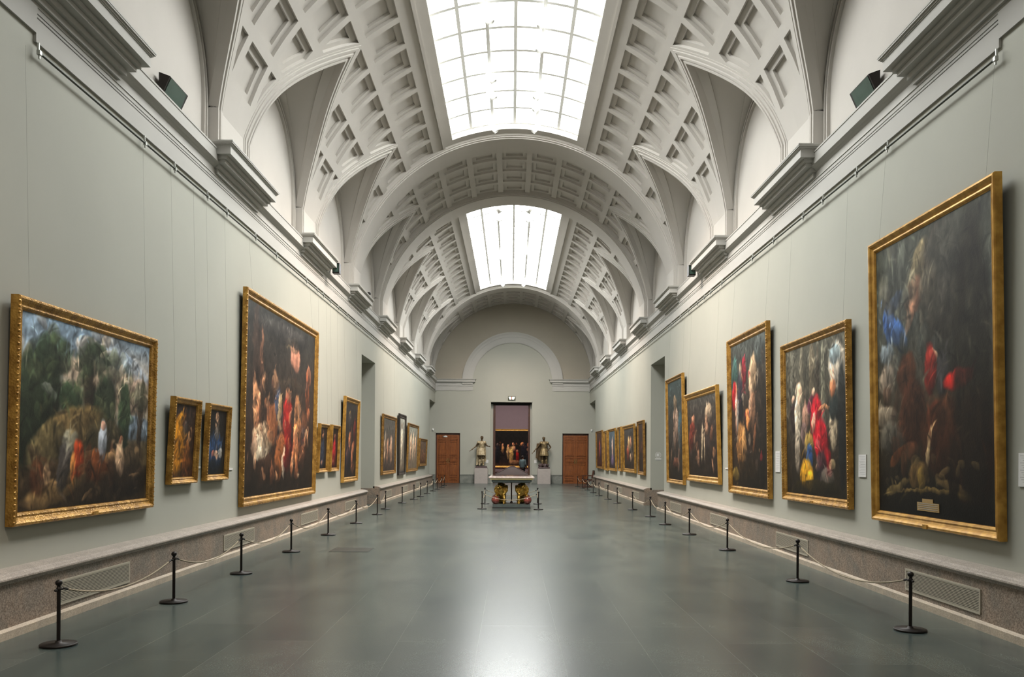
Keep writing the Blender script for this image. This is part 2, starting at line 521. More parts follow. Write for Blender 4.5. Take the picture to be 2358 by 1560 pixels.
# ------------------------------------------------------------------ skylights
SKY = emis('skylight_glass_daylight', (.98, 1.0, .99, 1), 8.3)
SKYB = emis('skylight_glass_dimmed', (.98, .98, .94, 1), 1.6)  # unseen rear skylight, strength lowered to keep the near walls darker
RG = R0 + .21
def arcstrip(mb, r0, r1, y0, y1, a0, a1, n=14):
    for i in range(n):
        p, q = a0 + (a1 - a0) * i / n, a0 + (a1 - a0) * (i + 1) / n
        vs = []
        for a in (p, q):
            for r in (r0, r1):
                for y in (y0, y1): vs.append((r * math.sin(a), y, CZ + r * math.cos(a)))
        mb.add(vs, [(0, 1, 5, 4), (2, 6, 7, 3), (0, 4, 6, 2), (1, 3, 7, 5)], 0, False)
AS = R(21.4)
for n_, (y0, y1) in enumerate(skyl):
    w = struct(empty('window_%d' % (n_ + 1), (0, 0, 0)))
    w['label'] = ['skylight behind the camera', 'large curved skylight nearest the camera', 'far curved skylight near the end wall'][n_]
    g = MB(); n = 14; a1 = AS + R(.8)
    vs = []
    for i in range(n + 1):
        a = -a1 + 2 * a1 * i / n
        vs += [(RG * math.sin(a), y0 - .05, CZ + RG * math.cos(a)), (RG * math.sin(a), y1 + .05, CZ + RG * math.cos(a))]
    g.add(vs, [(2 * i, 2 * i + 1, 2 * i + 3, 2 * i + 2) for i in range(n)], 0, True)
    # closed lightbox above the glass
    g2 = MB(); arcstrip(g2, RG + .02, RG + .3, y0 - .3, y1 + .3, -AS - R(3), AS + R(3)); g2.build('glazing_backing', WHITE, w)
    g.build('glass', SKY if n_ else SKYB, w)
    b = MB()
    for i in range(7):
        a = -AS + 2 * AS * i / 6
        hw = .041 / RG
        arcstrip(b, RG - .06, RG - .004, y0, y1, a - hw, a + hw, 1)
    y = y1
    while y > y0:
        arcstrip(b, RG - .05, RG - .004, y - .052, y + .052, -AS, AS); y -= 1.118
    arcstrip(b, RG - .05, RG - .004, y0, y0 + .03, -AS, AS); arcstrip(b, RG - .05, RG - .004, y1 - .03, y1, -AS, AS)
    b.build('window_frame', WHITEP, w)

# track lamps under the skylights
TRACKX = .62
def make_spot():
    t = empty('track_spotlight')
    a = MB(); a.tube([(0, 0, 0), (0, 0, -.12)], .014, 8); a.box(-.03, .03, -.06, .06, -.02, -.001); a.build('mounting_arm', WHITEP, t)
    M = Matrix.Translation((0, 0, -.20)) @ Matrix.Rotation(R(40), 4, 'Y') @ Matrix.Scale(1.45, 4)
    h = MB(); h.lathe([(.03, .10), (.05, .09), (.06, .02), (.062, -.10), (.052, -.105), (.045, -.09)], M=M, n=16); h.build('lamp_head', WHITEP, t)
    return t
sp0 = make_spot(); first = True
spots = [(1, -1, 18.4), (1, -1, 21.3), (1, -1, 22.3), (1, -1, 24.55), (1, 1, 18.6), (1, 1, 19.7), (1, 1, 22.3), (1, 1, 23.1), (1, 1, 24.55),
         (2, -1, 32.7), (2, -1, 33.9), (2, 1, 32.7), (2, 1, 34.0), (2, -1, 46.9), (2, 1, 46.9), (2, -1, 40.5), (2, 1, 39.5)]
cnt = {}
for s_, sd, y in spots:
    if first: o = sp0; first = False
    else: o = copy_tree(sp0)
    x = sd * TRACKX
    o.location = (x, y, CZ + math.sqrt((RG - .04) ** 2 - x * x) - .03)
    o.rotation_euler = (0, 0, 0 if sd > 0 else math.pi)
    k = (s_, sd); cnt[k] = cnt.get(k, 0) + 1
    tag(o, 'white track spotlight, %s along the %s track of the %s skylight' % (ORD[cnt[k] - 1], 'left' if sd < 0 else 'right', 'near' if s_ == 1 else 'far'),
        'spotlight', 'track spotlights under the skylights')
for s_, (y0, y1) in ((1, skyl[1]), (2, skyl[2])):
    for sd in (-1, 1):
        x = sd * TRACKX
        z = CZ + math.sqrt((RG - .04) ** 2 - x * x)
        b = MB(); b.box(x - .018, x + .018, y0 + .05, y1 - .02, z - .028, z)
        tag(b.build('lighting_track', WHITEP), 'white lighting track along the %s side of the %s skylight' % ('left' if sd < 0 else 'right', 'near' if s_ == 1 else 'far'), 'light track')

# ------------------------------------------------------------------ side walls
OPEN = [(27.3, 30.0, 4.99), (49.95, YEND, 5.07)]
for sg, side in ((-1, 'left'), (1, 'right')):
    w = MB()
    X0, X1, X2 = 4.9, 5.9, 6.1
    def wb(y0, y1, z0, z1): w.box(sg * X0, sg * X1, y0, y1, z0, z1)
    wb(YBACK, OPEN[0][0], 0, 6.0); wb(OPEN[0][1], OPEN[1][0], 0, 6.0)
    for a, b, zt in OPEN: wb(a, b, zt, 6.0)
    w.box(sg * X1, sg * X2, YBACK, YEND, 0, 6.0)
    struct(w.build('wall_' + side, GREEN))
    # entablature
    c = MB()
    zb = 5.89
    prof = [(4.95, zb), (4.872, zb), (4.872, 6.13), (4.89, 6.13), (4.89, 6.145), (4.872, 6.145), (4.872, 6.17), (4.89, 6.17), (4.89, 6.185), (4.872, 6.185), (4.872, 6.235), (4.86, 6.24),
            (4.872, 6.26), (4.872, 6.36), (4.85, 6.375), (4.83, 6.40), (4.80, 6.415), (4.78, 6.43), (4.78, 6.60), (4.77, 6.605), (4.77, 6.63), (5.2, 6.64), (5.2, zb)]
    mi = [0] * len(prof)
    for q in (3, 7): mi[q] = 1
    # slots start a little way along the wall
    c.extr(prof, 8.55, YEND, sg, mi)
    prof2 = [(4.95, zb + .09), (4.872, zb + .09)] + prof[-12:-1] + [(5.2, zb + .09)]
    c.extr(prof2, YBACK, 8.55, sg)
    struct(c.build('trim_%d' % (1 if sg < 0 else 2), [FRIEZE, SLOT]))
    # corbels carrying the vault
    for pc in pcs[:-1]:
        m = MB()
        for (x, z0, z1, L) in ((4.83, 6.28, 6.35, 1.10), (4.78, 6.35, 6.42, 1.14), (4.68, 6.42, 6.475, 1.19), (4.64, 6.475, 6.53, 1.23),
                               (4.555, 6.53, 6.655, 1.30), (4.545, 6.655, 6.67, 1.31), (4.53, 6.67, 6.69, 1.33), (4.51, 6.69, 6.71, 1.35), (4.505, 6.71, 6.735, 1.355)):
            m.box(sg * x, sg * 4.95, pc + .1 - L, pc + .1 + L, z0, z1)
        struct(m.build('trim_%d' % (3 if sg < 0 else 4), FRIEZE))
    # plinth
    p = MB()
    pr = [(4.95, 0), (4.66, 0), (4.66, .075), (4.70, .095), (4.70, .50), (4.69, .505), (4.69, .52), (4.67, .53), (4.655, .545), (4.657, .56), (4.685, .575), (4.70, .578), (4.73, .595), (4.80, .61), (4.84, .614), (4.95, .616)]
    ms = [2, 2, 2, 0] + [1] * 12
    for a, b in ((YBACK, OPEN[0][0] - .0), (OPEN[0][1], OPEN[1][0])):
        p.extr(pr, a, b, sg, ms)
    for a, b, _ in OPEN:
        p.box(sg * 4.75, sg * 5.9, a, a + .07, 0, .55)
        if b < YEND: p.box(sg * 4.75, sg * 5.9, b - .07, b, 0, .55)
        p.box(sg * 5.83, sg * 5.9, a, b, 0, .55)
    struct(p.build('baseboard_' + side, [GRANITE, CAPST, STRIP]))
    # picture rail rod
    t = empty('picture_rail', (sg * 4.84, 8.55, 5.775))
    m = MB(); m.tube([(0, 0, 0), (0, YEND - 8.6, 0)], .014, 8); m.build('rod', RAILM, t)
    hk = None
    ys = [8.55, 11.02, 12.0, 13.3, 14.2, 15.8, 17.2, 19.7, 20.8, 21.5, 22.3, 23.4, 24.6, 26.0, 30.5, 33, 35.5, 38, 41, 44, 47, 50]
    for y in ys:
        if hk is None:
            m = MB(); m.box(-.018, .018, -.02, .02, -.022, .022); m.box(.0 if sg > 0 else -.02, .02 if sg > 0 else 0, -.008, .008, .0, .10); m.box(-.008, .008, -.008, .008, -.06, -.02)
            hk = m.build('hook', CHROME, t)
        else:
            q = hk.copy(); COL.objects.link(q); q.location = (0, y - 8.55, 0)
    tag(t, 'dark steel picture hanging rod under the frieze of the %s wall' % side, 'picture rail')

fl = MB(); fl.box(-6.2, 6.2, YBACK - .3, 54.3, -.1, 0); struct(fl.build('floor', FLOORM))
bk = MB(); bk.box(-6.2, 6.2, YBACK - .3, YBACK, 0, 12); struct(bk.build('wall_back', GREEN))

# ------------------------------------------------------------------ end wall
e = MB()
Y0, Y1 = YEND, 54.3
for x0, x1, zb in ((-6.2, -4.85, 0), (-4.85, -3.30, 3.17), (-3.30, -1.36, 0), (-1.36, 1.24, 5.135), (1.24, 3.18, 0), (3.18, 4.85, 3.17), (4.85, 6.2, 0)):
    e.box(x0, x1, Y0, Y1, zb, 11.8)
struct(e.build('wall_end', GREEN))
e = MB()
zc = 6.37
def ringplate(mb, r0, r1, y, yb, n=48, base=None):
    for i in range(n):
        a, b = math.pi * i / n, math.pi * (i + 1) / n
        P = lambda r, t: (r * math.cos(t), zc + r * math.sin(t))
        q = [P(r0, a), P(r1, a), P(r1, b), P(r0, b)]
        mb.add([(x, y, z) for x, z in q], [(0, 1, 2, 3)])
        for r in (r0, r1):
            (xa, za), (xb, zb_) = P(r, a), P(r, b)
            mb.add([(xa, y, za), (xb, y, zb_), (xb, yb, zb_), (xa, yb, za)], [(0, 1, 2, 3)])
ringplate(e, 2.53, 7.5, YEND - .03, YEND)
struct(e.build('wall_end_lunette', TAUPE))
e = MB()
for r0, r1, d in ((2.52, 2.56, .03), (2.56, 2.90, .06), (2.90, 3.04, .085), (3.04, 3.09, .11), (3.09, 3.16, .14), (3.16, 3.19, .12)):
    ringplate(e, r0, r1, YEND - .03 - d, YEND)
for sg in (-1, 1):
    e.box(sg * 2.52, sg * 3.19, YEND - .12, YEND, zc - .1, zc + .02)
struct(e.build('trim_5', FRIEZE))
e = MB()
for sg in (-1, 1):
    for d, z0, z1, xi in ((.03, 5.85, 6.13, 2.52), (.045, 6.13, 6.16, 2.50), (.06, 6.16, 6.31, 2.50), (.03, 6.31, 6.37, 2.52), (.10, 6.33, 6.36, 2.46), (.14, 6.36, 6.40, 2.42),
                          (.20, 6.40, 6.53, 2.36), (.23, 6.53, 6.56, 2.33), (.26, 6.56, 6.585, 2.30)):
        e.box(sg * xi, sg * 4.9, YEND - d, YEND, z0, z1)
struct(e.build('trim_6', FRIEZE))
e = MB()
for x0, x1 in ((-6.2, -4.85), (-3.30, -1.36), (1.24, 3.18), (4.85, 6.2)):
    e.box(x0, x1, YEND - .05, YEND, 0, .50)
    e.box(x0, x1, YEND - .07, YEND, .50, .55)
struct(e.build('baseboard_end', GREYST))
# thin reveal mouldings round the doors
e = MB()
for x0, x1, z in ((-1.36, 1.24, 5.135), (-4.85, -3.30, 3.17), (3.18, 4.85, 3.17)):
    for a, b in ((x0 - .035, x0), (x1, x1 + .035)): e.box(a, b, YEND - .02, YEND, .55, z + .035)
    e.box(x0 - .035, x1 + .035, YEND - .02, YEND, z, z + .035)
struct(e.build('trim_7', GREEN))
e = MB()
e.box(-1.36, 1.24, 53.95, 54.05, 5.03, 5.135, 1)  # header pieces near black: shadow at the door top put into the colour
for a, b in ((-1.22, -1.08), (1.02, 1.14)): e.box(a, b, 53.9, 54.25, 0, 5.03)
for a, b in ((-1.36, -1.22), (1.14, 1.24)): e.box(a, b, 53.95, 54.25, 0, 5.03, 2)
e.box(-1.22, 1.14, 53.9, 54.25, 4.97, 5.03, 1)
struct(e.build('trim_8', [WOODD, DARK, GREEN]))

def leaf(w, h, flip):
    m = MB(); m.box(0, w, 0, .045, 0, h)
    # raised fielded panels
    zs = [(.16, .36), (.46, 1.22), (1.32, 1.62), (1.72, 2.62), (2.72, h - .12)]
    for z0, z1 in zs:
        x0, x1 = .11, w - .11
        for d, i in ((.012, 0), (.022, .035)):
            pass
        # moulding frame and centre field
        for a, b, c_, d_ in ((x0, x1, z0, z0 + .025), (x0, x1, z1 - .025, z1), (x0, x0 + .025, z0, z1), (x1 - .025, x1, z0, z1)):
            m.box(a, b, -.03, 0, c_, d_)
        m.box(x0 + .075, x1 - .075, -.022, 0, z0 + .065, z1 - .065)
    return m
for n_, (x0, x1, lab) in enumerate(((-4.78, -3.36, 'left'), (3.24, 4.78, 'right'))):
    d = empty('door_%d' % (n_ + 1), (x0, 53.62, 0)); struct(d)
    W_ = (x1 - x0); hw = W_ / 2 - .004; hh = 3.06
    a = leaf(hw, hh, 0).build('leaf', WOOD, d)
    b = leaf(hw, hh, 0).build('leaf', WOOD, d); b.location = (W_ / 2 + .004, 0, 0)
    for lf, hx in ((a, hw - .05), (b, .05)):
        m = MB(); m.box(hx - .02, hx + .02, -.012, 0, 1.25, 1.55); m.tube([(hx, -.012, 1.4), (hx, -.05, 1.4), (hx + (.08 if lf is b else -.08), -.05, 1.4)], .009, 8)
        m.build('door_handle', mat('door_brass', (.25, .18, .07, 1), .35, metal=.9), lf)
    m = MB()
    m.box(-.07, 0, .0, .045, 0, 3.11); m.box(W_, W_ + .07, 0, .045, 0, 3.11); m.box(-.07, W_ + .07, 0, .045, 3.065, 3.17)
    m.build('door_frame', WOODD, d)
    m = MB(); m.box(-.1, W_ + .1, .05, .08, 0, 3.2); m.build('backing', DARK, d)
    if n_ == 0:
        m = MB(); m.box(.42, .66, -.05, 0, 2.90, 2.97); m.tube([(.5, -.05, 2.93), (.38, -.16, 2.95), (.62, -.14, 3.0)], .012, 6)
        m.build('door_closer', WHITEP, d)

# ------------------------------------------------------------------ room beyond
r = MB(); r.box(-9, 9, 68, 68.3, 0, 7.5); struct(r.build('wall_beyond', VIOLET))
for sg, s_ in ((-1, 'beyond_left'), (1, 'beyond_right')):
    r = MB(); r.box(sg * 9, sg * 9.3, 54.3, 68.3, 0, 7.5); struct(r.build('wall_' + s_, VIOLET))
r = MB(); r.box(-9, 9, 54.3, 68.3, 7.4, 7.6); struct(r.build('ceiling_beyond', TAUPE))
r = MB(); r.box(-9, 9, 54.3, 68.3, -.1, 0); struct(r.build('floor_beyond', FARFLOOR))
r = MB(); r.box(-9, 9, 67.95, 68, .0, .42, 0); r.box(-9, 9, 67.9, 68, .42, .52, 1); struct(r.build('baseboard_beyond', [MAROON, PIPING]))
fill_panel = MB(); fill_panel.box(-3, 3, 61, 64, 7.30, 7.39)  # unseen glowing panel, added to light the room beyond
tag(fill_panel.build('added_light_panel', emis('far_room_fill', (1., .93, .84, 1), 5.0)), 'unseen glowing panel added to light the violet room beyond the end doorway', 'added light')

# ------------------------------------------------------------------ paintings
def fbm(nx, ny, rng, octs, ax=1., ay=1.):
    out = np.zeros((ny, nx)); amp = 1.
    for o in octs:
        gx, gy = max(2, int(o * ax) + 2), max(2, int(o * ay) + 2)
        g = rng.random((gy + 1, gx + 1)) * 2 - 1
        X = np.linspace(0, gx - 1e-6, nx); Y = np.linspace(0, gy - 1e-6, ny)
        xi, yi = X.astype(int), Y.astype(int); fx, fy = X - xi, Y - yi
        fx = fx * fx * (3 - 2 * fx); fy = fy * fy * (3 - 2 * fy)
        a = g[np.ix_(yi, xi)]; b = g[np.ix_(yi, xi + 1)]; c = g[np.ix_(yi + 1, xi)]; d = g[np.ix_(yi + 1, xi + 1)]
        out += amp * ((a * (1 - fx) + b * fx) * (1 - fy)[:, None] + (c * (1 - fx) + d * fx) * fy[:, None])
        amp *= .55
    return out
def lin(c):
    c = np.asarray(c, float) / 255.
    return np.where(c <= .04045, c / 12.92, ((c + .055) / 1.055) ** 2.4)
def paint(w, h, base, blobs, seed, res=60, grain=.28, warp=.03):
    rng = np.random.default_rng(seed)
    nx, ny = max(12, int(w * res)), max(12, int(h * res))
    U, V = np.meshgrid(np.linspace(0, 1, nx), np.linspace(0, 1, ny))
    fr = [max(3, int(min(w, h) * q)) for q in (3, 8, 20)]
    n1 = fbm(nx, ny, rng, fr, w / h if w > h else 1, h / w if h > w else 1)
    n2 = fbm(nx, ny, rng, fr, w / h if w > h else 1, h / w if h > w else 1)
    U2, V2 = U + n1 * warp * 1.2 / w ** .5, V + n2 * warp * 1.2 / h ** .5
    img = np.zeros((ny, nx, 3))
    vs = [b[0] for b in base]
    for c in range(3): img[..., c] = np.interp(V2, vs, [b[1][c] for b in base])
    for (u, v, ru, rv, rot, col, al) in blobs:
        dx, dy = (U2 - u) * w, (V2 - v) * h
        t = math.radians(rot); a = dx * math.cos(t) + dy * math.sin(t); b = -dx * math.sin(t) + dy * math.cos(t)
        d = np.sqrt((a / (ru * w)) ** 2 + (b / (rv * h)) ** 2)
        k = np.clip((1.1 - d) / .25, 0, 1) * al
        sh = 1 + .45 * np.clip(b / (rv * h), -1, 1) - .25 * np.clip(a / (ru * w), -1, 1)      # modelling of the painted form
        img = img * (1 - k[..., None]) + np.array(col, float) * sh[..., None] * k[..., None]
    # brush strokes: broken colour picked up from the neighbourhood
    L = img.mean(axis=2); n = int(260 * (w * h) ** .5 * (1 if res > 30 else .4))
    rg = random.Random(seed)
    for _ in range(n):
        cx, cy = rg.random(), rg.random()
        px, py = min(nx - 1, int(cx * nx)), min(ny - 1, int(cy * ny))
        if rg.random() > .25 + L[py, px] / 110: continue
        sl, sw = rg.uniform(.03, .14), rg.uniform(.008, .03)
        an = rg.gauss(1.45, .7); ca, sa = math.cos(an), math.sin(an)
        ox, oy = int(rg.gauss(0, .05) * res), int(rg.gauss(0, .07) * res)
        col = img[min(ny - 1, max(0, py + oy)), min(nx - 1, max(0, px + ox))] * rg.choice((.45, .6, .75, 1.25, 1.45, 1.7))
        q = int(sl * res) + 1
        x0, x1, y0, y1 = max(0, px - q), min(nx, px + q + 1), max(0, py - q), min(ny, py + q + 1)
        gx, gy = np.meshgrid((np.arange(x0, x1) - px) / res, (np.arange(y0, y1) - py) / res)
        a, b = gx * ca + gy * sa, -gx * sa + gy * ca + .4 * gx * gy / sl
        k = np.clip(1.3 - np.sqrt((a / sl) ** 2 + (b / sw) ** 2), 0, 1) * rg.uniform(.35, .85)
        img[y0:y1, x0:x1] = img[y0:y1, x0:x1] * (1 - k[..., None]) + col * k[..., None]
    st = fbm(nx, ny, rng, (26, 60, 120), 1, .7)
    img *= (1 + grain * .7 * st)[..., None]
    return np.clip(img, 3, 250), nx, ny

PR_ORN = [(0, 0), (0, .075), (.012, .088), (.03, .09), (.05, .078), (.062, .06), (.085, .05), (.105, .056), (.118, .05), (.13, .03), (.14, .03)]
def make_frame(w, h, fw, dep=.09, y0=0.):
    sc = fw / .14; ds = dep / .09
    m = MB()
    rings = []
    for t, d in PR_ORN + [(.14, .0)]:
        t *= sc; d *= ds
        rings.append([(-w / 2 + t, -d, t), (w / 2 - t, -d, t), (w / 2 - t, -d, h - t), (-w / 2 + t, -d, h - t)])
    for i in range(len(rings) - 1):
        for j in range(4):
            k = (j + 1) % 4
            m.add([rings[i][j], rings[i][k], rings[i + 1][k], rings[i + 1][j]], [(0, 1, 2, 3)])
    return m
def painting(side, y0, y1, z0, z1, lean, base, blobs, label, group=None, fm=None, fw=.13, seed=1, res=60, grain=.28, warp=.03, wires=True, gain=1., plate=False, orn=True, name='framed_painting', beads=0):
    w, h = abs(y1 - y0), z1 - z0
    yc = (y0 + y1) / 2
    fm = fm or GOLD
    an = math.asin(lean / h)
    if side == 'F':
        o = empty(name, (yc, 67.99, z0), (0, 0, 0))
    else:
        sx = -1 if side == 'L' else 1
        o = empty(name, (sx * 4.89, yc, z0), (an, 0, R(90) if sx < 0 else R(-90)))
    m = make_frame(w, h, fw)
    if beads:
        k = beads * .8
        per = []
        for i in range(int(w / k)): per += [(-w / 2 + (i + .5) * k, .012), (-w / 2 + (i + .5) * k, h - .012)]
        for i in range(int(h / k)): per += [(-w / 2 + .012, (i + .5) * k), (w / 2 - .012, (i + .5) * k)]
        for x, z in per: m.ell((x, -.084, z + (.008 if z < .1 else -.008 if z > h - .1 else 0)), (k * .42, .007, k * .22), n=8, k=4)
    fo = m.build('frame', fm, o)
    m = MB(); m.box(-w / 2 + .005, w / 2 - .005, -.012, -.001, .005, h - .005); m.build('backing_board', BOARD, o)
    cw, ch = w - 2 * fw + .01, h - 2 * fw + .01
    img, nx, ny = paint(cw, ch, base, blobs, seed, res, grain, warp)
    c = MB()
    xs = np.linspace(-cw / 2, cw / 2, nx); zs = np.linspace(fw - .005, h - fw + .005, ny)
    c.v = [(x, -.030, z) for z in zs for x in xs]
    c.f = [(j * nx + i, j * nx + i + 1, (j + 1) * nx + i + 1, (j + 1) * nx + i) for j in range(ny - 1) for i in range(nx - 1)]
    img = np.clip(img * gain, 3, 250)
    c.m = [0] * len(c.f); c.sm = [False] * len(c.f)
    co = c.build('canvas', CANVAS, o)
    at = co.data.color_attributes.new('Col', 'FLOAT_COLOR', 'POINT')
    col = np.ones((nx * ny, 4), np.float32); col[:, :3] = lin(img.reshape(-1, 3))
    at.data.foreach_set('color', col.ravel())
    if plate:
        m = MB(); m.box(-.06, .06, -.095, -.085, .012, .05); m.build('name_plate', GOLDP, fo)
    if wires and side != 'F':
        M = Mloc(o).inverted(); sx = -1 if side == 'L' else 1
        top = Vector((0, 0, h))
        for q in (-.42, .42):
            a = Vector((q * w, -.03, h)); b = M @ (Vector((sx * 4.868, 0, 5.758)) + Vector((0, (Mloc(o) @ a).y, 0)))
            m = MB(); m.tube([a, b], .0012, 5); m.build('hanging_wire', WIRE, o)
    tag(o, label, 'painting', group)
    return o

DK = (34, 28, 22)
def crowd(seed, n, cols, vlo=.1, vhi=.65, ru=.05, rv=.12, al=.75):
    rg = random.Random(seed); out = []
    for _ in range(n):
        out.append((rg.uniform(.08, .92), rg.uniform(vlo, vhi), ru * rg.uniform(.4, 1.2), rv * rg.uniform(.3, 1.1), rg.uniform(-35, 35), rg.choice(cols), al * rg.uniform(.5, 1)))
    return out

# left wall
landscape = [
 (.25, .93, .3, .1, 0, (104, 122, 138), .8), (.75, .80, .3, .12, -10, (132, 140, 150), .8), (.82, .66, .22, .13, 0, (168, 140, 118), .85), (.62, .72, .2, .1, 0, (170, 150, 128), .7),
 (.45, .75, .2, .09, 0, (186, 158, 132), .6), (.9, .45, .2, .08, 0, (96, 112, 128), .8),
 (.12, .62, .16, .26, 0, (34, 44, 30), .95), (.22, .82, .12, .12, 0, (44, 58, 40), .8), (.05, .42, .14, .2, 0, (28, 34, 24), .95), (.34, .60, .09, .10, 0, (40, 56, 36), .9),
 (.47, .62, .05, .30, 4, (38, 32, 24), .95), (.50, .84, .14, .09, 0, (52, 60, 44), .85), (.60, .56, .10, .20, 0, (32, 40, 28), .95), (.66, .80, .07, .12, 0, (60, 64, 50), .6),
 (.77, .52, .055, .22, 0, (38, 52, 34), .95), (.92, .48, .022, .34, -6, (46, 38, 30), .95), (.93, .66, .07, .10, 0, (60, 64, 50), .6),
 (.35, .42, .26, .12, 12, (96, 78, 48), .9), (.18, .33, .14, .12, 20, (84, 74, 50), .85), (.6, .40, .16, .10, 0, (50, 44, 30), .9), (.5, .12, .5, .16, 0, (44, 34, 24), .95),
 (.22, .09, .2, .07, 10, (132, 104, 66), .7), (.45, .20, .2, .05, 0, (104, 82, 54), .7), (.8, .14, .2, .12, 0, (34, 26, 20), .9), (.86, .27, .1, .08, 0, (62, 50, 36), .8),
 (.34, .36, .06, .07, 20, (150, 146, 128), .75), (.29, .22, .05, .14, -12, (60, 56, 54), .85), (.40, .26, .05, .11, 0, (150, 52, 24), .85), (.36, .20, .018, .10, 6, (180, 120, 60), .8),
 (.55, .22, .10, .10, 0, (92, 48, 24), .9), (.585, .36, .035, .13, -4, (150, 154, 162), .9), (.59, .46, .02, .025, 0, (196, 140, 112), .8), (.74, .26, .045, .11, 6, (168, 136, 108), .8),
 (.75, .37, .02, .025, 0, (150, 96, 72), .8), (.48, .24, .03, .12, 0, (56, 34, 22), .8), (.66, .22, .03, .14, 0, (60, 40, 28), .8), (.12, .17, .05, .10, 0, (74, 42, 26), .8), (.18, .18, .02, .07, 0, (188, 150, 112), .6)]
landscape = landscape[:6] + crowd(90, 16, [(176, 156, 134), (150, 150, 150), (196, 172, 148), (120, 134, 148)], .62, 1., .09, .05, .6) + landscape[6:16] + \
    crowd(91, 46, [(44, 58, 38), (62, 74, 50), (30, 38, 26), (84, 86, 60)], .45, .95, .05, .06, .55)[:46] + crowd(93, 9, [(176, 158, 138), (150, 148, 146)], .6, .98, .05, .05, .7) + landscape[16:] + crowd(92, 20, [(120, 92, 60), (60, 46, 34), (150, 116, 80), (40, 30, 24)], .04, .34, .05, .03, .5)
painting('L', 8.10, 11.27, 1.01, 3.25, .045, [(0, (52, 40, 28)), (.3, (66, 56, 38)), (.55, (140, 130, 114)), (.8, (172, 160, 146)), (1, (112, 128, 142))], landscape,
         'wide gilt-framed landscape of tall dark trees, travellers and pale sky, nearest on the left wall', seed=3, gain=1.08, res=105, grain=.3, warp=.016, plate=True, beads=.075, fw=.135)
robe_a = [(.3, .42, .26, .42, 8, (150, 96, 20), .95), (.32, .80, .10, .12, -12, (176, 118, 30), .9), (.50, .78, .15, .12, 0, (52, 28, 16), .9), (.55, .66, .12, .12, 0, (92, 82, 74), .6),
          (.72, .52, .06, .10, -25, (176, 130, 84), .7), (.66, .2, .25, .12, 0, (92, 52, 20), .8), (.25, .16, .2, .14, 0, (160, 104, 24), .8), (.7, .38, .1, .12, 0, (120, 70, 26), .7)]
painting('L', 11.84, 12.84, 1.29, 2.54, .07, [(0, (60, 34, 18)), (1, (44, 34, 30))], robe_a, 'small gilt-framed painting of a hooded figure in an ochre yellow robe',
         seed=5, fw=.10, res=110, beads=.06)
robe_b = [(.42, .34, .36, .34, 0, (34, 54, 82), .95), (.45, .82, .12, .09, 0, (186, 146, 112), .9), (.48, .66, .13, .13, 0, (116, 104, 92), .8), (.46, .9, .1, .04, 0, (150, 116, 90), .8),
          (.55, .30, .16, .05, 15, (206, 160, 124), .85), (.72, .34, .1, .07, 0, (222, 214, 198), .8), (.35, .30, .07, .05, 0, (180, 96, 66), .7), (.3, .1, .3, .12, 0, (16, 22, 30), .8)]
painting('L', 13.22, 14.24, 1.30, 2.53, .06, [(0, (18, 18, 18)), (1, (20, 17, 15))], robe_b, 'small gilt-framed painting of a bearded old man in a dark blue robe',
         seed=6, fw=.10, res=110, beads=.06)
big = [(.65, .82, .09, .08, -20, (196, 132, 106), .85), (.60, .88, .1, .05, 0, (112, 96, 72), .6), (.18, .66, .03, .26, 0, (96, 66, 50), .8), (.12, .7, .05, .3, 0, (52, 40, 34), .8),
       (.90, .72, .04, .05, 0, (176, 110, 80), .6), (.88, .60, .04, .14, 10, (132, 70, 44), .7), (.55, .36, .07, .24, 0, (112, 24, 22), .95), (.55, .56, .05, .05, 0, (176, 130, 96), .7),
       (.13, .46, .05, .14, 10, (196, 138, 96), .8), (.22, .30, .12, .09, 0, (206, 176, 140), .75), (.18, .24, .1, .06, 0, (222, 206, 176), .7), (.34, .38, .08, .12, 20, (140, 84, 52), .7),
       (.40, .52, .04, .10, 0, (60, 76, 104), .6), (.43, .46, .03, .10, 0, (196, 160, 110), .6), (.72, .44, .06, .14, 0, (196, 138, 88), .8), (.70, .26, .04, .16, 12, (192, 120, 74), .85),
       (.64, .20, .03, .12, -14, (180, 110, 70), .8), (.82, .30, .07, .2, 0, (70, 44, 30), .7), (.45, .22, .07, .14, -14, (148, 84, 44), .75), (.50, .16, .02, .09, 0, (206, 190, 168), .6),
       (.30, .14, .15, .08, 0, (44, 30, 22), .7), (.6, .62, .2, .05, 0, (52, 44, 36), .6), (.5, .92, .4, .06, 0, (48, 46, 44), .8), (.36, .62, .05, .07, -20, (132, 96, 70), .6)]
painting('L', 15.01, 20.57, .78, 4.71, .065, [(0, (26, 20, 16)), (.4, (44, 32, 26)), (.8, (44, 40, 36)), (1, (38, 38, 36))], big + crowd(11, 34, [(150, 90, 60), (96, 60, 44), (176, 128, 92), (70, 44, 36), (60, 56, 60)],   .1, .66, .035, .07, .6) + crowd(97, 40, [(32, 24, 20), (44, 32, 26)], .08, .7, .03, .05, .6) + crowd(98, 30, [(170, 120, 86), (120, 76, 52), (92, 32, 28), (196, 160, 124)], .1, .62, .018, .04, .7),
         'largest gilt-framed painting on the left wall, dark crowded scene with crimson centre figure', seed=8, gain=1.15, res=60, warp=.034, plate=True, beads=.13, fw=.17)
port = lambda c, f=(190, 130, 96): [(.5, .35, .28, .36, 0, c, .9), (.5, .80, .11, .07, 0, f, .9), (.5, .89, .12, .05, 0, (30, 20, 16), .9), (.42, .16, .12, .05, 0, f, .6)]
painting('L', 20.93, 21.99, 1.28, 2.51, .05, [(0, (24, 20, 20)), (1, (34, 26, 22))], port((38, 44, 58)), 'small gilt-framed portrait in dark clothing, just past the largest left painting', seed=9, fw=.10, res=50)
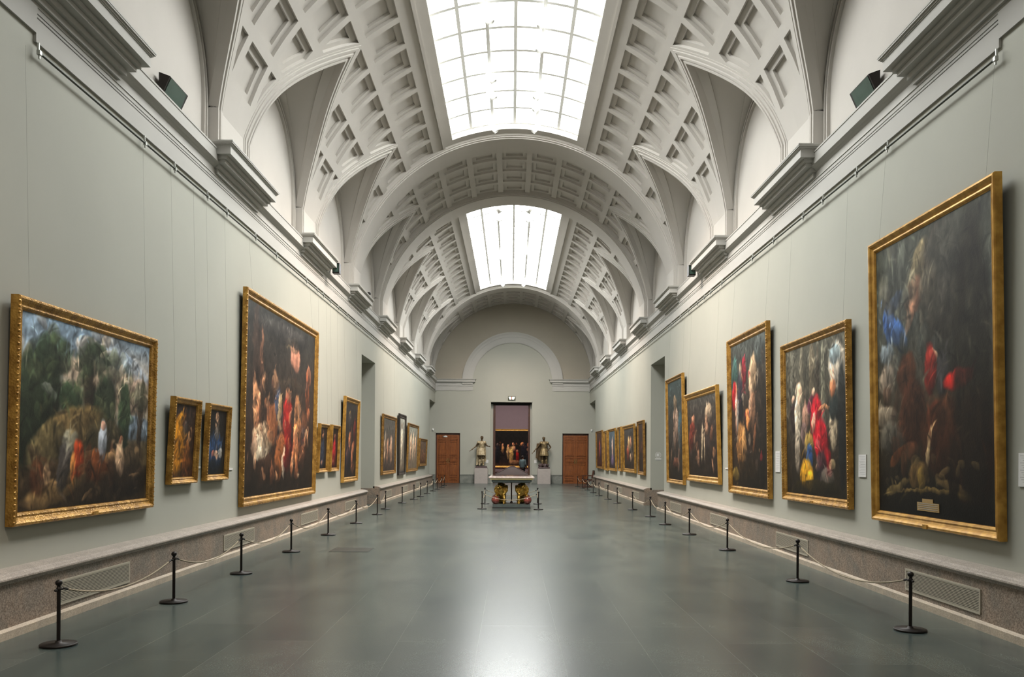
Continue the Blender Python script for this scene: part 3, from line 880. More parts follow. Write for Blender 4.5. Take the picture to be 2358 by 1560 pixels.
painting('L', 22.34, 23.38, 1.28, 2.53, .05, [(0, (44, 18, 16)), (1, (34, 22, 20))], port((132, 26, 30)), 'small gilt-framed portrait in red clothing on the left wall', seed=10, fw=.10, res=50)
painting('L', 24.00, 26.24, .93, 3.41, .07, [(0, (34, 26, 22)), (1, (48, 44, 42))], [(.42, .46, .10, .13, 10, (186, 116, 78), .9), (.7, .40, .09, .10, 0, (170, 104, 70), .8), (.35, .25, .2, .2, 0, (40, 34, 40), .9),
         (.8, .62, .10, .2, 0, (104, 34, 30), .8), (.65, .2, .05, .14, 0, (160, 96, 66), .7), (.4, .86, .08, .03, 0, (150, 120, 60), .8), (.4, .75, .14, .12, 0, (60, 54, 52), .8)] + crowd(12, 12, [(120, 74, 54), (60, 48, 44)], .1, .6),
         'tall gilt-framed dark painting beside the left wall opening', seed=11, fm=GOLDP, fw=.15, res=36)
pale = [(196, 160, 128), (170, 128, 100), (150, 138, 126), (90, 76, 66)]
painting('L', 31.29, 34.87, .98, 3.27, .04, [(0, (60, 50, 44)), (1, (84, 82, 76))], [(.7, .4, .08, .28, 6, (196, 152, 120), .8), (.4, .38, .07, .26, -8, (190, 140, 110), .8), (.2, .5, .07, .26, 0, (150, 140, 124), .7)] + crowd(13, 16, pale),
         'first gilt-framed painting past the left wall opening, pale figures on grey', 'distant paintings on the left wall', seed=12, fm=GOLDD, fw=.15, res=20)
painting('L', 35.85, 38.02, .87, 3.51, .04, [(0, (96, 84, 70)), (1, (150, 150, 140))], [(.5, .45, .16, .4, 0, (214, 196, 168), .9), (.5, .86, .12, .07, 0, (120, 104, 88), .7), (.2, .3, .1, .3, 0, (96, 88, 74), .7)],
         'tall black-framed painting with one pale standing figure', seed=13, fm=EBONY, fw=.19, res=20, wires=False)
painting('L', 38.88, 43.01, .95, 3.23, .06, [(0, (110, 96, 80)), (1, (140, 140, 128))], [(.3, .5, .09, .36, 0, (206, 160, 128), .85), (.55, .5, .09, .38, 0, (220, 184, 150), .85), (.78, .48, .08, .34, 0, (200, 156, 124), .85)],
         'gilt-framed painting of three pale upright figures beyond the black frame', 'distant paintings on the left wall', seed=14, fm=GOLDD, fw=.15, res=18, wires=False)
painting('L', 43.83, 47.44, 1.15, 2.63, .05, [(0, (84, 56, 36)), (1, (110, 92, 80))], crowd(15, 14, [(176, 104, 70), (200, 140, 110), (84, 60, 48)]), 'low reddish gilt-framed painting, last on the left wall',
         'distant paintings on the left wall', seed=15, fm=GOLDD, fw=.15, res=18, wires=False)

# right wall (u runs from the far edge to the near edge)
rider = [(.13, .70, .06, .07, 10, (44, 84, 158), .95), (.2, .78, .10, .035, 25, (54, 62, 74), .9), (.22, .66, .10, .05, -30, (52, 88, 150), .8), (.10, .60, .08, .04, 0, (104, 112, 116), .8),
         (.10, .50, .09, .06, 0, (132, 116, 100), .8), (.08, .36, .12, .05, 0, (116, 104, 88), .8), (.15, .28, .13, .06, 0, (70, 66, 58), .8),
         (.42, .86, .06, .12, -28, (104, 92, 68), .8), (.55, .88, .06, .12, -20, (92, 84, 76), .7), (.38, .78, .09, .05, 40, (150, 104, 82), .85), (.34, .72, .09, .022, 55, (196, 142, 112), .85),
         (.33, .80, .05, .035, 0, (60, 38, 26), .8), (.62, .72, .2, .3, 0, (40, 36, 30), .7), (.70, .9, .2, .1, 0, (50, 50, 44), .7),
         (.55, .55, .04, .025, 0, (200, 152, 122), .9), (.55, .67, .035, .025, 0, (206, 160, 130), .0), (.52, .50, .06, .09, 0, (110, 28, 22), .85), (.62, .48, .045, .09, 0, (46, 44, 44), .9),
         (.75, .455, .12, .035, 10, (150, 30, 24), .9), (.57, .30, .10, .085, 0, (108, 28, 18), .9), (.30, .50, .09, .085, -20, (54, 30, 18), .9), (.35, .36, .12, .13, 0, (50, 28, 18), .95),
         (.65, .26, .24, .14, 0, (42, 24, 15), .95), (.85, .22, .16, .2, 0, (34, 16, 10), .95), (.50, .235, .02, .07, -10, (176, 150, 110), .85), (.20, .215, .10, .02, 25, (70, 40, 22), .9), (.26, .18, .03, .05, 0, (50, 32, 20), .9),
         (.4, .14, .09, .05, 0, (84, 64, 36), .8), (.43, .12, .03, .05, 0, (112, 90, 42), .7), (.2, .10, .12, .02, 15, (96, 80, 48), .7), (.7, .10, .14, .022, -12, (92, 74, 44), .7), (.5, .085, .3, .008, 0, (96, 78, 44), .7),
         (.85, .5, .14, .5, 0, (22, 20, 15), .75), (.5, .03, .5, .04, 0, (10, 9, 7), .9), (.70, .16, .05, .12, 0, (20, 14, 10), .9)]
rider = rider[:13] + crowd(94, 40, [(84, 86, 78), (60, 64, 60), (110, 104, 88), (40, 42, 38), (96, 92, 84)], .5, 1., .06, .09, .45) + rider[13:30] + \
    crowd(95, 20, [(60, 34, 22), (34, 22, 16), (84, 52, 34)], .2, .5, .05, .05, .45) + rider[30:] + crowd(96, 14, [(96, 80, 50), (60, 48, 32), (120, 100, 64)], .07, .2, .04, .02, .5)
p1 = painting('R', 8.38, 11.35, .90, 4.58, .075, [(0, (12, 11, 9)), (.15, (24, 20, 14)), (.4, (52, 46, 36)), (.7, (60, 62, 56)), (1, (54, 56, 48))], rider,
         'tall gilt-framed dark painting with blue sky patch, nearest on the right wall', seed=21, gain=1.18, res=95, warp=.018, fm=GOLDP, fw=.14, grain=.3)
m = MB(); m.box(-.30, .22, -.036, -.030, .20, .30); m.box(-.17, .08, -.037, -.030, .30, .345)
for k_ in range(4): m.box(-.27, .19, -.0385, -.037, .22 + k_ * .022, .225 + k_ * .022, 1)
tag(m.build('inscription_card', [mat('card_ochre', srgb(164, 134, 84), .7, var=.1, vscale=20), INK], [c_ for c_ in p1.children if c_.name.startswith('canvas')][0]), 'stepped ochre inscription at the foot of the canvas')
m = MB(); m.box(-.05, .05, -.10, -.085, .0, .05); m.build('name_plate', GOLDP, [c_ for c_ in p1.children if c_.name.startswith('frame')][0])
court = [(.12, .75, .03, .24, 0, (84, 82, 72), .8), (.30, .75, .04, .26, 0, (96, 90, 76), .8), (.48, .75, .05, .26, 0, (84, 76, 62), .8), (.66, .62, .035, .36, 0, (108, 106, 90), .8), (.57, .75, .03, .24, 0, (56, 50, 42), .8),
         (.88, .80, .12, .16, 20, (168, 156, 140), .9), (.84, .88, .08, .06, 0, (96, 112, 118), .8), (.80, .42, .06, .14, 0, (176, 158, 130), .8), (.93, .66, .05, .1, 0, (190, 180, 160), .7),
         (.13, .52, .05, .10, 0, (36, 26, 28), .9), (.13, .66, .03, .03, 0, (190, 150, 124), .8), (.22, .50, .06, .20, 0, (186, 172, 150), .9), (.25, .68, .05, .09, 0, (206, 170, 140), .8), (.20, .28, .05, .14, 0, (132, 120, 104), .8),
         (.36, .52, .06, .10, 0, (168, 124, 104), .7), (.34, .40, .06, .08, 0, (104, 84, 80), .7), (.50, .68, .03, .03, 0, (196, 158, 132), .85), (.46, .60, .07, .05, 40, (70, 30, 44), .8), (.54, .50, .09, .16, -8, (138, 22, 32), .95),
         (.62, .34, .11, .16, 12, (126, 18, 28), .95), (.72, .22, .05, .10, 20, (118, 18, 26), .9), (.50, .47, .03, .08, -20, (206, 160, 130), .8), (.68, .56, .10, .018, 0, (176, 118, 80), .8), (.80, .68, .05, .05, 0, (170, 104, 70), .8),
         (.82, .55, .07, .09, 0, (30, 36, 36), .95), (.93, .45, .06, .42, 0, (24, 26, 26), .95), (.42, .34, .08, .07, 0, (150, 124, 60), .8), (.42, .24, .06, .09, -14, (34, 62, 104), .95), (.36, .14, .12, .10, 0, (146, 104, 24), .95),
         (.42, .10, .06, .07, 0, (196, 146, 36), .8), (.55, .19, .03, .03, 0, (200, 150, 120), .7), (.62, .18, .09, .12, 0, (34, 26, 30), .8), (.70, .12, .1, .07, 0, (104, 96, 84), .6), (.78, .2, .05, .03, 0, (150, 130, 96), .7), (.5, .05, .4, .05, 0, (26, 22, 12), .85)] + crowd(101, 22, [(40, 34, 30), (60, 52, 46), (110, 96, 84)], .1, .8, .035, .04, .5)
painting('R', 12.13, 15.10, .98, 3.72, .055, [(0, (24, 20, 14)), (.3, (40, 34, 28)), (.6, (62, 58, 50)), (1, (78, 76, 66))], court, 'gilt-framed painting of a crowd with crimson robe and yellow skirt', seed=22, gain=1.22, res=90, warp=.016, fw=.14, plate=True, beads=.075, grain=.26)
beast = [(.12, .78, .1, .16, 0, (40, 66, 62), .8), (.30, .80, .05, .07, 0, (150, 130, 104), .8), (.40, .78, .06, .12, 0, (104, 24, 34), .9), (.10, .64, .06, .12, 0, (140, 24, 30), .9), (.16, .64, .03, .10, 0, (200, 130, 100), .8),
         (.28, .64, .08, .18, 0, (40, 38, 44), .9), (.64, .76, .12, .13, -10, (150, 124, 96), .85), (.55, .60, .04, .16, -6, (186, 150, 120), .8), (.62, .50, .08, .14, 0, (110, 80, 60), .8), (.50, .45, .05, .08, 20, (186, 122, 70), .85),
         (.18, .50, .06, .16, 12, (150, 146, 140), .7), (.14, .48, .03, .14, 0, (190, 140, 112), .7), (.30, .26, .14, .18, 0, (112, 78, 44), .85), (.38, .30, .06, .12, 0, (132, 98, 60), .8), (.66, .34, .03, .11, -25, (132, 80, 50), .7),
         (.74, .45, .03, .04, 0, (180, 130, 100), .8), (.5, .08, .5, .1, 0, (26, 20, 14), .9), (.85, .4, .14, .4, 0, (30, 26, 22), .8), (.10, .08, .1, .05, 0, (92, 76, 34), .7), (.85, .9, .2, .1, 0, (58, 62, 60), .8)] + crowd(99, 26, [(36, 30, 26), (52, 42, 36)], .1, .85, .05, .05, .55) + crowd(100, 22, [(150, 110, 80), (110, 74, 52), (120, 30, 34), (180, 160, 136)], .2, .8, .03, .035, .6)
painting('R', 15.90, 18.83, .94, 4.31, .07, [(0, (28, 22, 16)), (.5, (44, 34, 28)), (1, (62, 66, 62))], beast, 'tall ornate gilt-framed painting with scarlet banner patch and pale mane shape', seed=23, gain=1.2, res=75, warp=.032, fw=.17, plate=True, beads=.085)
painting('R', 19.72, 23.37, 1.08, 3.43, .09, [(0, (26, 20, 16)), (.6, (44, 36, 32)), (1, (56, 54, 50))], [(.74, .78, .12, .12, 0, (150, 130, 106), .7), (.50, .42, .03, .26, -14, (170, 152, 124), .85), (.58, .36, .015, .2, 0, (180, 160, 130), .8),
         (.66, .62, .04, .12, -14, (140, 112, 88), .8), (.20, .72, .06, .07, 0, (160, 110, 84), .8), (.18, .6, .1, .1, 0, (110, 40, 30), .6), (.1, .45, .08, .15, 0, (90, 34, 28), .6), (.88, .3, .05, .07, 0, (140, 100, 70), .6)] + crowd(24, 16, [(92, 62, 46), (130, 96, 74), (50, 42, 40)], .1, .7),
         'gilt box-framed dark painting leaning forward, with a bright diagonal streak', seed=24, gain=1.2, res=60, fm=GOLDP, fw=.17, warp=.02, plate=True)
painting('R', 23.81, 26.34, .93, 4.11, .065, [(0, (34, 28, 22)), (.5, (58, 54, 50)), (1, (56, 70, 70))], [(.5, .78, .13, .08, 0, (140, 116, 90), .8), (.42, .62, .08, .10, 0, (150, 120, 100), .8), (.6, .55, .12, .18, 8, (170, 140, 120), .8), (.45, .45, .1, .14, 0, (136, 110, 92), .8), (.8, .5, .12, .2, 0, (56, 84, 92), .8), (.5, .18, .2, .06, 0, (110, 66, 50), .7)] + crowd(25, 14, [(130, 100, 80), (90, 80, 72), (60, 50, 46)], .1, .6),
         'narrow tall gilt-framed painting beside the right wall opening', seed=25, res=50, fw=.13)
far = 'distant paintings on the right wall'
painting('R', 30.94, 32.43, 1.04, 3.08, .05, [(0, (40, 28, 22)), (1, (60, 46, 40))], crowd(26, 10, [(120, 74, 54), (90, 50, 40)]), 'slim gilt-framed dark red painting, first past the right wall opening', far, seed=26, res=18, fm=GOLDD, wires=False)
painting('R', 33.23, 36.58, 1.07, 3.04, .055, [(0, (44, 34, 26)), (1, (64, 62, 60))], [(.45, .6, .1, .2, 0, (190, 150, 100), .8), (.65, .65, .08, .16, 0, (180, 130, 100), .8), (.35, .4, .12, .2, 0, (140, 60, 40), .8)] + crowd(27, 10, pale),
         'wide gilt-framed figure painting, second past the right wall opening', far, seed=27, res=18, fw=.17, wires=False)
painting('R', 37.37, 38.48, 1.07, 3.06, .04, [(0, (60, 46, 34)), (1, (90, 84, 70))], crowd(28, 6, pale), 'narrowest gilt-framed painting, third past the right wall opening', far, seed=28, res=18, wires=False)
painting('R', 39.36, 42.25, 1.04, 3.07, .045, [(0, (44, 38, 38)), (1, (84, 100, 110))], [(.5, .5, .1, .34, 0, (214, 170, 150), .85), (.5, .2, .2, .16, 0, (110, 90, 120), .7)], 'gilt-framed painting of one pale figure on blue, fourth past the right wall opening', far, seed=29, res=18, wires=False)
painting('R', 42.67, 44.15, 1.01, 3.05, .055, [(0, (90, 60, 34)), (1, (110, 84, 50))], crowd(30, 6, pale), 'slim golden brown framed painting, fifth past the right wall opening', far, seed=30, res=18, wires=False)
painting('R', 45.04, 48.28, 1.06, 3.14, .05, [(0, (70, 36, 26)), (1, (76, 52, 44))], [(.5, .5, .14, .3, 0, (150, 60, 44), .8), (.6, .4, .1, .3, 0, (70, 60, 90), .7)], 'reddish gilt-framed painting, last on the right wall by the corner', far, seed=31, res=18, fm=GOLDD, wires=False)
# large painting in the room beyond the doorway
court2 = [(.46, .30, .05, .26, 0, (206, 160, 92), .9), (.50, .62, .022, .05, 0, (236, 150, 110), .9), (.51, .50, .05, .08, 0, (214, 160, 110), .8), (.39, .40, .035, .22, 0, (206, 160, 104), .85), (.40, .58, .02, .04, 0, (236, 130, 96), .8),
          (.27, .48, .03, .12, 0, (200, 140, 86), .8), (.27, .60, .02, .04, 0, (220, 150, 110), .8), (.14, .60, .02, .05, 0, (140, 110, 100), .7), (.14, .32, .07, .26, 0, (26, 26, 32), .9), (.60, .26, .035, .16, 0, (140, 22, 18), .95),
          (.60, .42, .022, .04, 0, (206, 120, 90), .8), (.55, .48, .012, .08, 10, (230, 120, 110), .8), (.71, .62, .04, .06, 0, (216, 130, 80), .85), (.76, .42, .08, .24, 0, (24, 22, 30), .95), (.88, .60, .06, .09, 0, (196, 110, 70), .8),
          (.86, .46, .05, .06, 0, (170, 120, 90), .7), (.55, .10, .14, .06, 0, (150, 104, 70), .85), (.8, .2, .1, .1, 0, (20, 20, 24), .8)] + crowd(102, 26, [(150, 84, 50), (96, 52, 34), (200, 140, 90), (60, 34, 40)], .3, .66, .02, .05, .7)
painting('F', -1.85, 2.0, .79, 3.90, .02, [(0, (70, 44, 30)), (.1, (40, 28, 26)), (.5, (26, 20, 18)), (1, (22, 16, 14))], court2, 'large gilt-framed group painting seen through the central end doorway', seed=40, res=30, fm=GOLDP, fw=.16, warp=.012)

# ------------------------------------------------------------------ stanchions and ropes
def make_post():
    t = empty('rope_stanchion')
    m = MB(); m.lathe([(.150, 0), (.156, .006), (.156, .016), (.148, .022), (.03, .027), (.026, .04), (.02, .044)], n=36); m.build('base', BLACKM, t)
    m = MB(); m.tube([(0, 0, .04), (0, 0, .525)], .0165, 16); m.build('pole', BLACKM, t)
    m = MB(); m.lathe([(.021, .495), (.023, .50), (.021, .515), (.017, .52), (.014, .535), (.022, .540), (.030, .553), (.031, .566), (.024, .580), (.008, .588), (.001, .590)], n=20); m.build('finial', BLACKM, t)
    for s in (1, -1):
        m = MB(); m.tube([(0, s * .018, .50), (0, s * .045, .50)], .007, 8); m.ell((0, s * .05, .498), (.013, .018, .013), n=10, k=6); m.build('hook', BLACKM, t)
    return t
post0 = make_post(); used = [False]
def post(x, y, label, group):
    o = post0 if not used[0] else copy_tree(post0)
    used[0] = True
    o.location = (x, y, 0)
    tag(o, label, 'stanchion', group); return o
def rope(a, b, label, group, sag=.15, end=.082):
    a, b = Vector((*a, .498)), Vector((*b, .498)); d = (b - a).normalized()
    o = empty('barrier_rope', a + d * end)
    pts = []
    n = 22
    for i in range(n + 1):
        t = i / n; p = (a + d * end).lerp(b - d * end, t); p.z -= sag * 4 * t * (1 - t); pts.append(p - o.location)
    m = MB(); m.tube(pts, .0088, 8); m.build('cord', ROPE, o)
    for q, q2 in ((pts[0], pts[1]), (pts[-1], pts[-2])):
        dd = (q2 - q).normalized(); m = MB(); m.tube([q - dd * .012, q + dd * .05], [.010, .0125], 10); m.build('end_ferrule', BLACKM, o)
    tag(o, label, 'rope', group)
LP = [(-4.08, 7.56), (-3.94, 9.79), (-3.92, 12.17), (-3.92, 14.93), (-3.96, 18.12), (-3.94, 21.28), (-3.91, 24.44), (-4.06, 27.03), (-3.98, 30.54), (-3.84, 33.0), (-3.84, 35.37), (-3.83, 38.11), (-3.83, 40.95), (-3.82, 43.14), (-3.83, 46.03), (-3.89, 48.67)]
RP = [(3.96, 8.44), (3.95, 11.74), (3.97, 15.64), (3.92, 18.74), (3.88, 21.47), (3.96, 24.27), (3.9, 27.4), (3.88, 31.23), (3.85, 33.98), (3.81, 37.06), (3.85, 40.09), (3.86, 43.26), (3.82, 45.83), (3.76, 48.43)]
for side, P, skip in (('left', LP, (7, 8)), ('right', RP, (7,))):
    for i, (x, y) in enumerate(P):
        post(x, y, 'black iron rope stanchion, %s from the camera in the %s wall row' % (ORD[i], side), 'rope stanchions along the %s wall' % side)
    for i in range(len(P) - 1):
        if i in skip: continue
        rope(P[i], P[i + 1], 'cream rope sagging between the %s and %s stanchions of the %s wall row' % (ORD[i], ORD[i + 1], side), 'ropes along the %s wall' % side, sag=.045 + .045 * min(3.3, P[i + 1][1] - P[i][1]))
TP = [(-.98, 27.33), (.84, 27.15), (-.98, 30.31), (.91, 30.4)]
for (x, y), l in zip(TP, ('front left', 'front right', 'rear left', 'rear right')):
    post(x, y, 'black iron rope stanchion at the %s corner of the lion table' % l, 'stanchions around the lion table')
for i, j, l in ((0, 1, 'across the front of'), (2, 3, 'behind'), (0, 2, 'along the left side of'), (1, 3, 'along the right side of')):
    rope(TP[i], TP[j], 'cream rope hanging %s the lion table' % l, 'ropes around the lion table', sag=.2 if i < 1 or j == 3 else .12, end=.042 if j - i == 1 else .082)

# ------------------------------------------------------------------ vents, hatch, labels, boxes
def make_vent(L=1.62):
    t = empty('ventilation_grille')
    z0, z1 = .15, .405
    m = MB()
    for a, b, c, d in ((0, L, z0, z0 + .022), (0, L, z1 - .022, z1), (0, .022, z0, z1), (L - .022, L, z0, z1)): m.box(-.012, .0, a, b, c, d)
    m.build('frame', GREY, t)
    m = MB(); m.box(-.002, .0, .02, L - .02, z0 + .02, z1 - .02); m.build('backing', DARK, t)
    m = MB(); k = 13
    for i in range(k):
        z = z0 + .03 + (z1 - z0 - .06) * i / (k - 1)
        m.box(-.010, -.002, .02, L - .02, z - .0042, z + .0042)
    m.build('slats', GREY, t)
    return t
v0 = make_vent(); uv = False
for side, ys in (('left', [8.70, 13.70, 18.72, 23.70, 31.2, 36.3, 41.2]), ('right', [8.50, 13.45, 18.45, 23.5, 31.3, 36.2, 41.3])):
    for i, y in enumerate(ys):
        o = v0 if not uv else copy_tree(v0); uv = True
        if side == 'left': o.location = (-4.70, y + 1.62, 0); o.rotation_euler = (0, 0, math.pi)
        else: o.location = (4.70, y, 0); o.rotation_euler = (0, 0, 0)
        tag(o, 'beige metal ventilation grille, %s from the camera in the %s plinth' % (ORD[i], side), 'vent', 'plinth ventilation grilles')
m = MB(); m.box(-3.28, -2.57, 15.0, 15.68, 0, .004)
tag(m.build('floor_hatch', mat('hatch_steel', (.035, .037, .03, 1), .4, var=.15)), 'dark rectangular cover plate set in the floor near the left stanchions', 'floor plate')

def text_label(y0, y1, z0, z1, lab, lines=0, side=1):
    t = empty('wall_label', (side * 4.9, (y0 + y1) / 2, z0))
    m = MB(); m.box(-side * .014, 0, (y0 - y1) / 2, (y1 - y0) / 2, 0, z1 - z0); cd = m.build('card', PAPER, t)
    if lines:
        m = MB()
        for i in range(lines):
            z = (z1 - z0) * (1 - (i + 1.2) / (lines + 2))
            m.box(-side * .015, -side * .014, (y0 - y1) / 2 + .02, (y1 - y0) / 2 - .03 - .02 * (i % 3), z, z + .004)
        m.build('printed_lines', INK, cd)
    tag(t, lab, 'label')
text_label(11.73, 11.98, 1.455, 1.77, 'white text panel left of the nearest right wall painting', 12)
text_label(15.49, 15.75, 1.455, 1.84, 'white text panel between the crimson robe painting and the scarlet banner painting', 10)
text_label(7.9, 8.20, 1.455, 1.78, 'white text panel at the right edge of the photograph', 12)
text_label(19.22, 19.45, 1.45, 1.48, 'small ledge label right of the box-framed dark painting')
text_label(13.10, 13.24 - .06, 1.50, 1.53, 'tiny ledge label between the two small robed figure paintings', side=-1)
text_label(14.52, 14.7, 1.45, 1.48, 'tiny ledge label right of the blue robed old man painting', side=-1)

# floodlights over the cornice
for sg, s_ in ((-1, 'left'), (1, 'right')):
    t = empty('floodlight', (sg * 5.03, 11.68 if sg > 0 else 11.88, 6.80))
    m = MB()
    M = Matrix.Translation((-sg * .0, 0, 0))
    prof = [(0, 0), (-.05, .0), (-.16, .24), (0, .30)]
    vs = [(sg * x, 0, z) for x, z in prof] + [(sg * x, .66, z) for x, z in prof]
    m.add(vs, [(0, 1, 2, 3), (7, 6, 5, 4), (0, 4, 5, 1), (1, 5, 6, 2), (2, 6, 7, 3), (3, 7, 4, 0)])
    ho = m.build('housing', BLACKM, t)
    m = MB()
    a, b = Vector((-sg * .06, .04, .02)), Vector((-sg * .155, .04, .228))
    off = Vector((-sg * .006, 0, 0)); dy = Vector((0, .57, 0))
    m.add([a + off, b + off, b + off + dy, a + off + dy, a, b, b + dy, a + dy], [(0, 1, 2, 3), (4, 7, 6, 5), (0, 4, 5, 1), (1, 5, 6, 2), (2, 6, 7, 3), (3, 7, 4, 0)])
    m.build('glass', GLASSD, ho)
    m = MB(); m.box(min(0, sg * .03), max(0, sg * .03), .3, .44, -.05, .1); m.build('bracket', BLACKM, t)
    tag(t, 'large black wedge floodlight above the %s cornice, nearest the camera' % s_, 'floodlight')
for sg, y, s_ in ((-1, 21.90, 'left'), (1, 21.90, 'right')):
    t = empty('floodlight', (sg * 4.60, y, 6.42))
    m = MB(); m.box(-.09, .09, -.10, .10, .0, .26); ho = m.build('housing', BLACKM, t)
    m = MB(); m.box(-.07, .07, -.105, -.10, .03, .23); m.build('glass', GLASSD, ho)
    m = MB(); m.box(-.03, .03, -.145, -.10, .12, .2); m.build('wall_mount', BLACKM, t)
    tag(t, 'small black box floodlight at the far end of the third %s corbel' % s_, 'floodlight')
for y, z, l, x in ((26.9, 6.735, 'fourth', -4.62), (44.1, 6.64, 'seventh', -4.85)):
    t = empty('security_camera', (x, y, z))
    m = MB(); m.lathe([(.05, 0), (.05, .02), (.02, .03), (.02, .08)], n=12); m.build('mount', WHITEP, t)
    m = MB(); m.ell((0, 0, .13), (.075, .075, .06), n=14, k=8); m.build('dome', BLACKM, t)
    tag(t, 'small black dome camera by the %s left corbel' % l, 'camera')
for x, s_ in ((-5.02, 'left'), (5.02, 'right')):
    t = empty('motion_sensor', (x, YEND, 3.38)); m = MB(); m.box(-.05, .05, -.06, 0, -.07, .07); m.ell((0, -.06, -.02), (.035, .03, .04), n=10, k=6)
    m.build('body', WHITEP, t); tag(t, 'small white motion sensor high in the %s end corner' % s_, 'sensor')
m = MB(); m.box(5.10, 5.22, YEND - .09, YEND, .64, .85); m.box(5.12, 5.20, YEND - .10, YEND - .09, .70, .80)
tag(m.build('wall_socket_box', BLACKM), 'small black box low on the wall in the right end corner', 'wall box')
for x, s_ in ((-1.47, 'left'), (1.37, 'right')):
    t = empty('wall_label', (x - .12 if x < 0 else x + .12, YEND, 1.28)); m = MB(); m.box(-.09, .09, -.015, 0, 0, .20); m.build('card', PAPER, t)
    tag(t, 'white card on the end wall beside the %s statue' % s_, 'label')

# sign on the far jamb of the right opening
t = empty('restroom_sign', (5.17, 30.0 - .003, 1.72 + .0))
m = MB()
n = 28
for i in range(n):
    a, b = 2 * math.pi * i / n, 2 * math.pi * (i + 1) / n
    m.add([(r_ * math.cos(q), -.002, .07 + r_ * math.sin(q)) for q in (a, b) for r_ in (.105, .092)], [(0, 1, 3, 2)])
m.build('ring', PAPER, t)
m = MB(); m.box(-.055, .02, -.003, 0, .02, .125); m.box(.02, .05, -.003, 0, .10, .125); m.box(.02, .05, -.003, 0, .02, .045); m.box(.02, .045, -.003, 0, .06, .08); m.build('symbol', PAPER, t)
m = MB(); m.box(-.11, .11, -.003, 0, -.085, -.05); m.build('light_text', PAPER, t)
m = MB(); m.box(-.10, .10, -.003, 0, -.125, -.10); m.build('dark_text', INK, t)
tag(t, 'pale round symbol and text on the jamb of the right wall opening', 'sign')

# exit sign
t = empty('exit_sign', (-.045, YEND, 5.27))
m = MB(); m.box(-.235, .235, -.07, 0, 0, .24); m.build('housing', mat('sign_dark_green', (.03, .035, .012, 1), .5), t)
m = MB()
for s in (-1, 1):
    m.add([(s * .03, -.073, .03), (s * .03, -.073, .20), (s * .20, -.073, .20), (s * .14, -.073, .03)], [(0, 1, 2, 3)])
m.build('lit_panel', emis('exit_glow', (1., .9, .62, 1), 1.6), t)
m = MB(); m.box(-.03, .03, -.076, -.07, .03, .215); m.build('red_figure', mat('sign_red', (.45, .10, .05, 1), .5), t)
tag(t, 'small lit exit sign above the central end doorway', 'exit sign')

# ------------------------------------------------------------------ figures
def figure(mb, pose, cl=None):
    """one continuous human body; pose: dict of joints"""
    p = pose; c = mb.cap
    c(p['hip'] + Vector((0, 0, .02)), p['waist'], .135, .125); c(p['waist'], p['chest'], .125, .16); c(p['chest'], p['neck0'], .15, .07)
    for s in ('L', 'R'):
        c(p['sh' + s], p['chest'], .075, .11); c(p['sh' + s], p['el' + s], .058, .044); c(p['el' + s], p['wr' + s], .044, .030)
        c(p['hp' + s], p['kn' + s], .092, .062); c(p['kn' + s], p['an' + s], .060, .042)
        f = p['an' + s]; c(Vector((f.x, f.y + .02, f.z - .04)), Vector((f.x + .02 * (1 if s == 'L' else -1), f.y - .16, f.z - .055)), .042, .032)
        w = p['wr' + s]; d = (w - p['el' + s]).normalized(); sd = d.cross(Vector((0, 1, 0))).normalized()
        c(w, w + d * .07, .03, .036)
        for k in range(4):
            o_ = sd * (.018 * (k - 1.5)); c(w + d * .07 + o_, w + d * (.125 + .012 * (1.5 - abs(k - 1.5))) + o_ + Vector((0, -.015, 0)), .011, .009, 6)
        c(w + d * .03 + sd * .03, w + d * .07 + sd * .055 + Vector((0, -.02, 0)), .012, .010, 6)
    c(p['neck0'], p['head'] - Vector((0, 0, .08)), .058, .055)
    h = p['head']; mb.ell(h, (.078, .098, .115), n=18, k=12); mb.ell(h + Vector((0, -.02, -.06)), (.058, .07, .06))
    mb.cap(h + Vector((0, -.092, .01)), h + Vector((0, -.115, -.03)), .012, .016, 8)
    mb.ell(h + Vector((0, -.09, -.065)), (.028, .014, .010)); mb.ell(h + Vector((0, -.078, -.1)), (.03, .025, .022))
    for s in (1, -1): mb.ell(h + Vector((s * .078, .0, -.01)), (.012, .022, .032)); mb.ell(h + Vector((s * .03, -.088, .028)), (.018, .012, .008))
def V3(*a): return Vector(a)

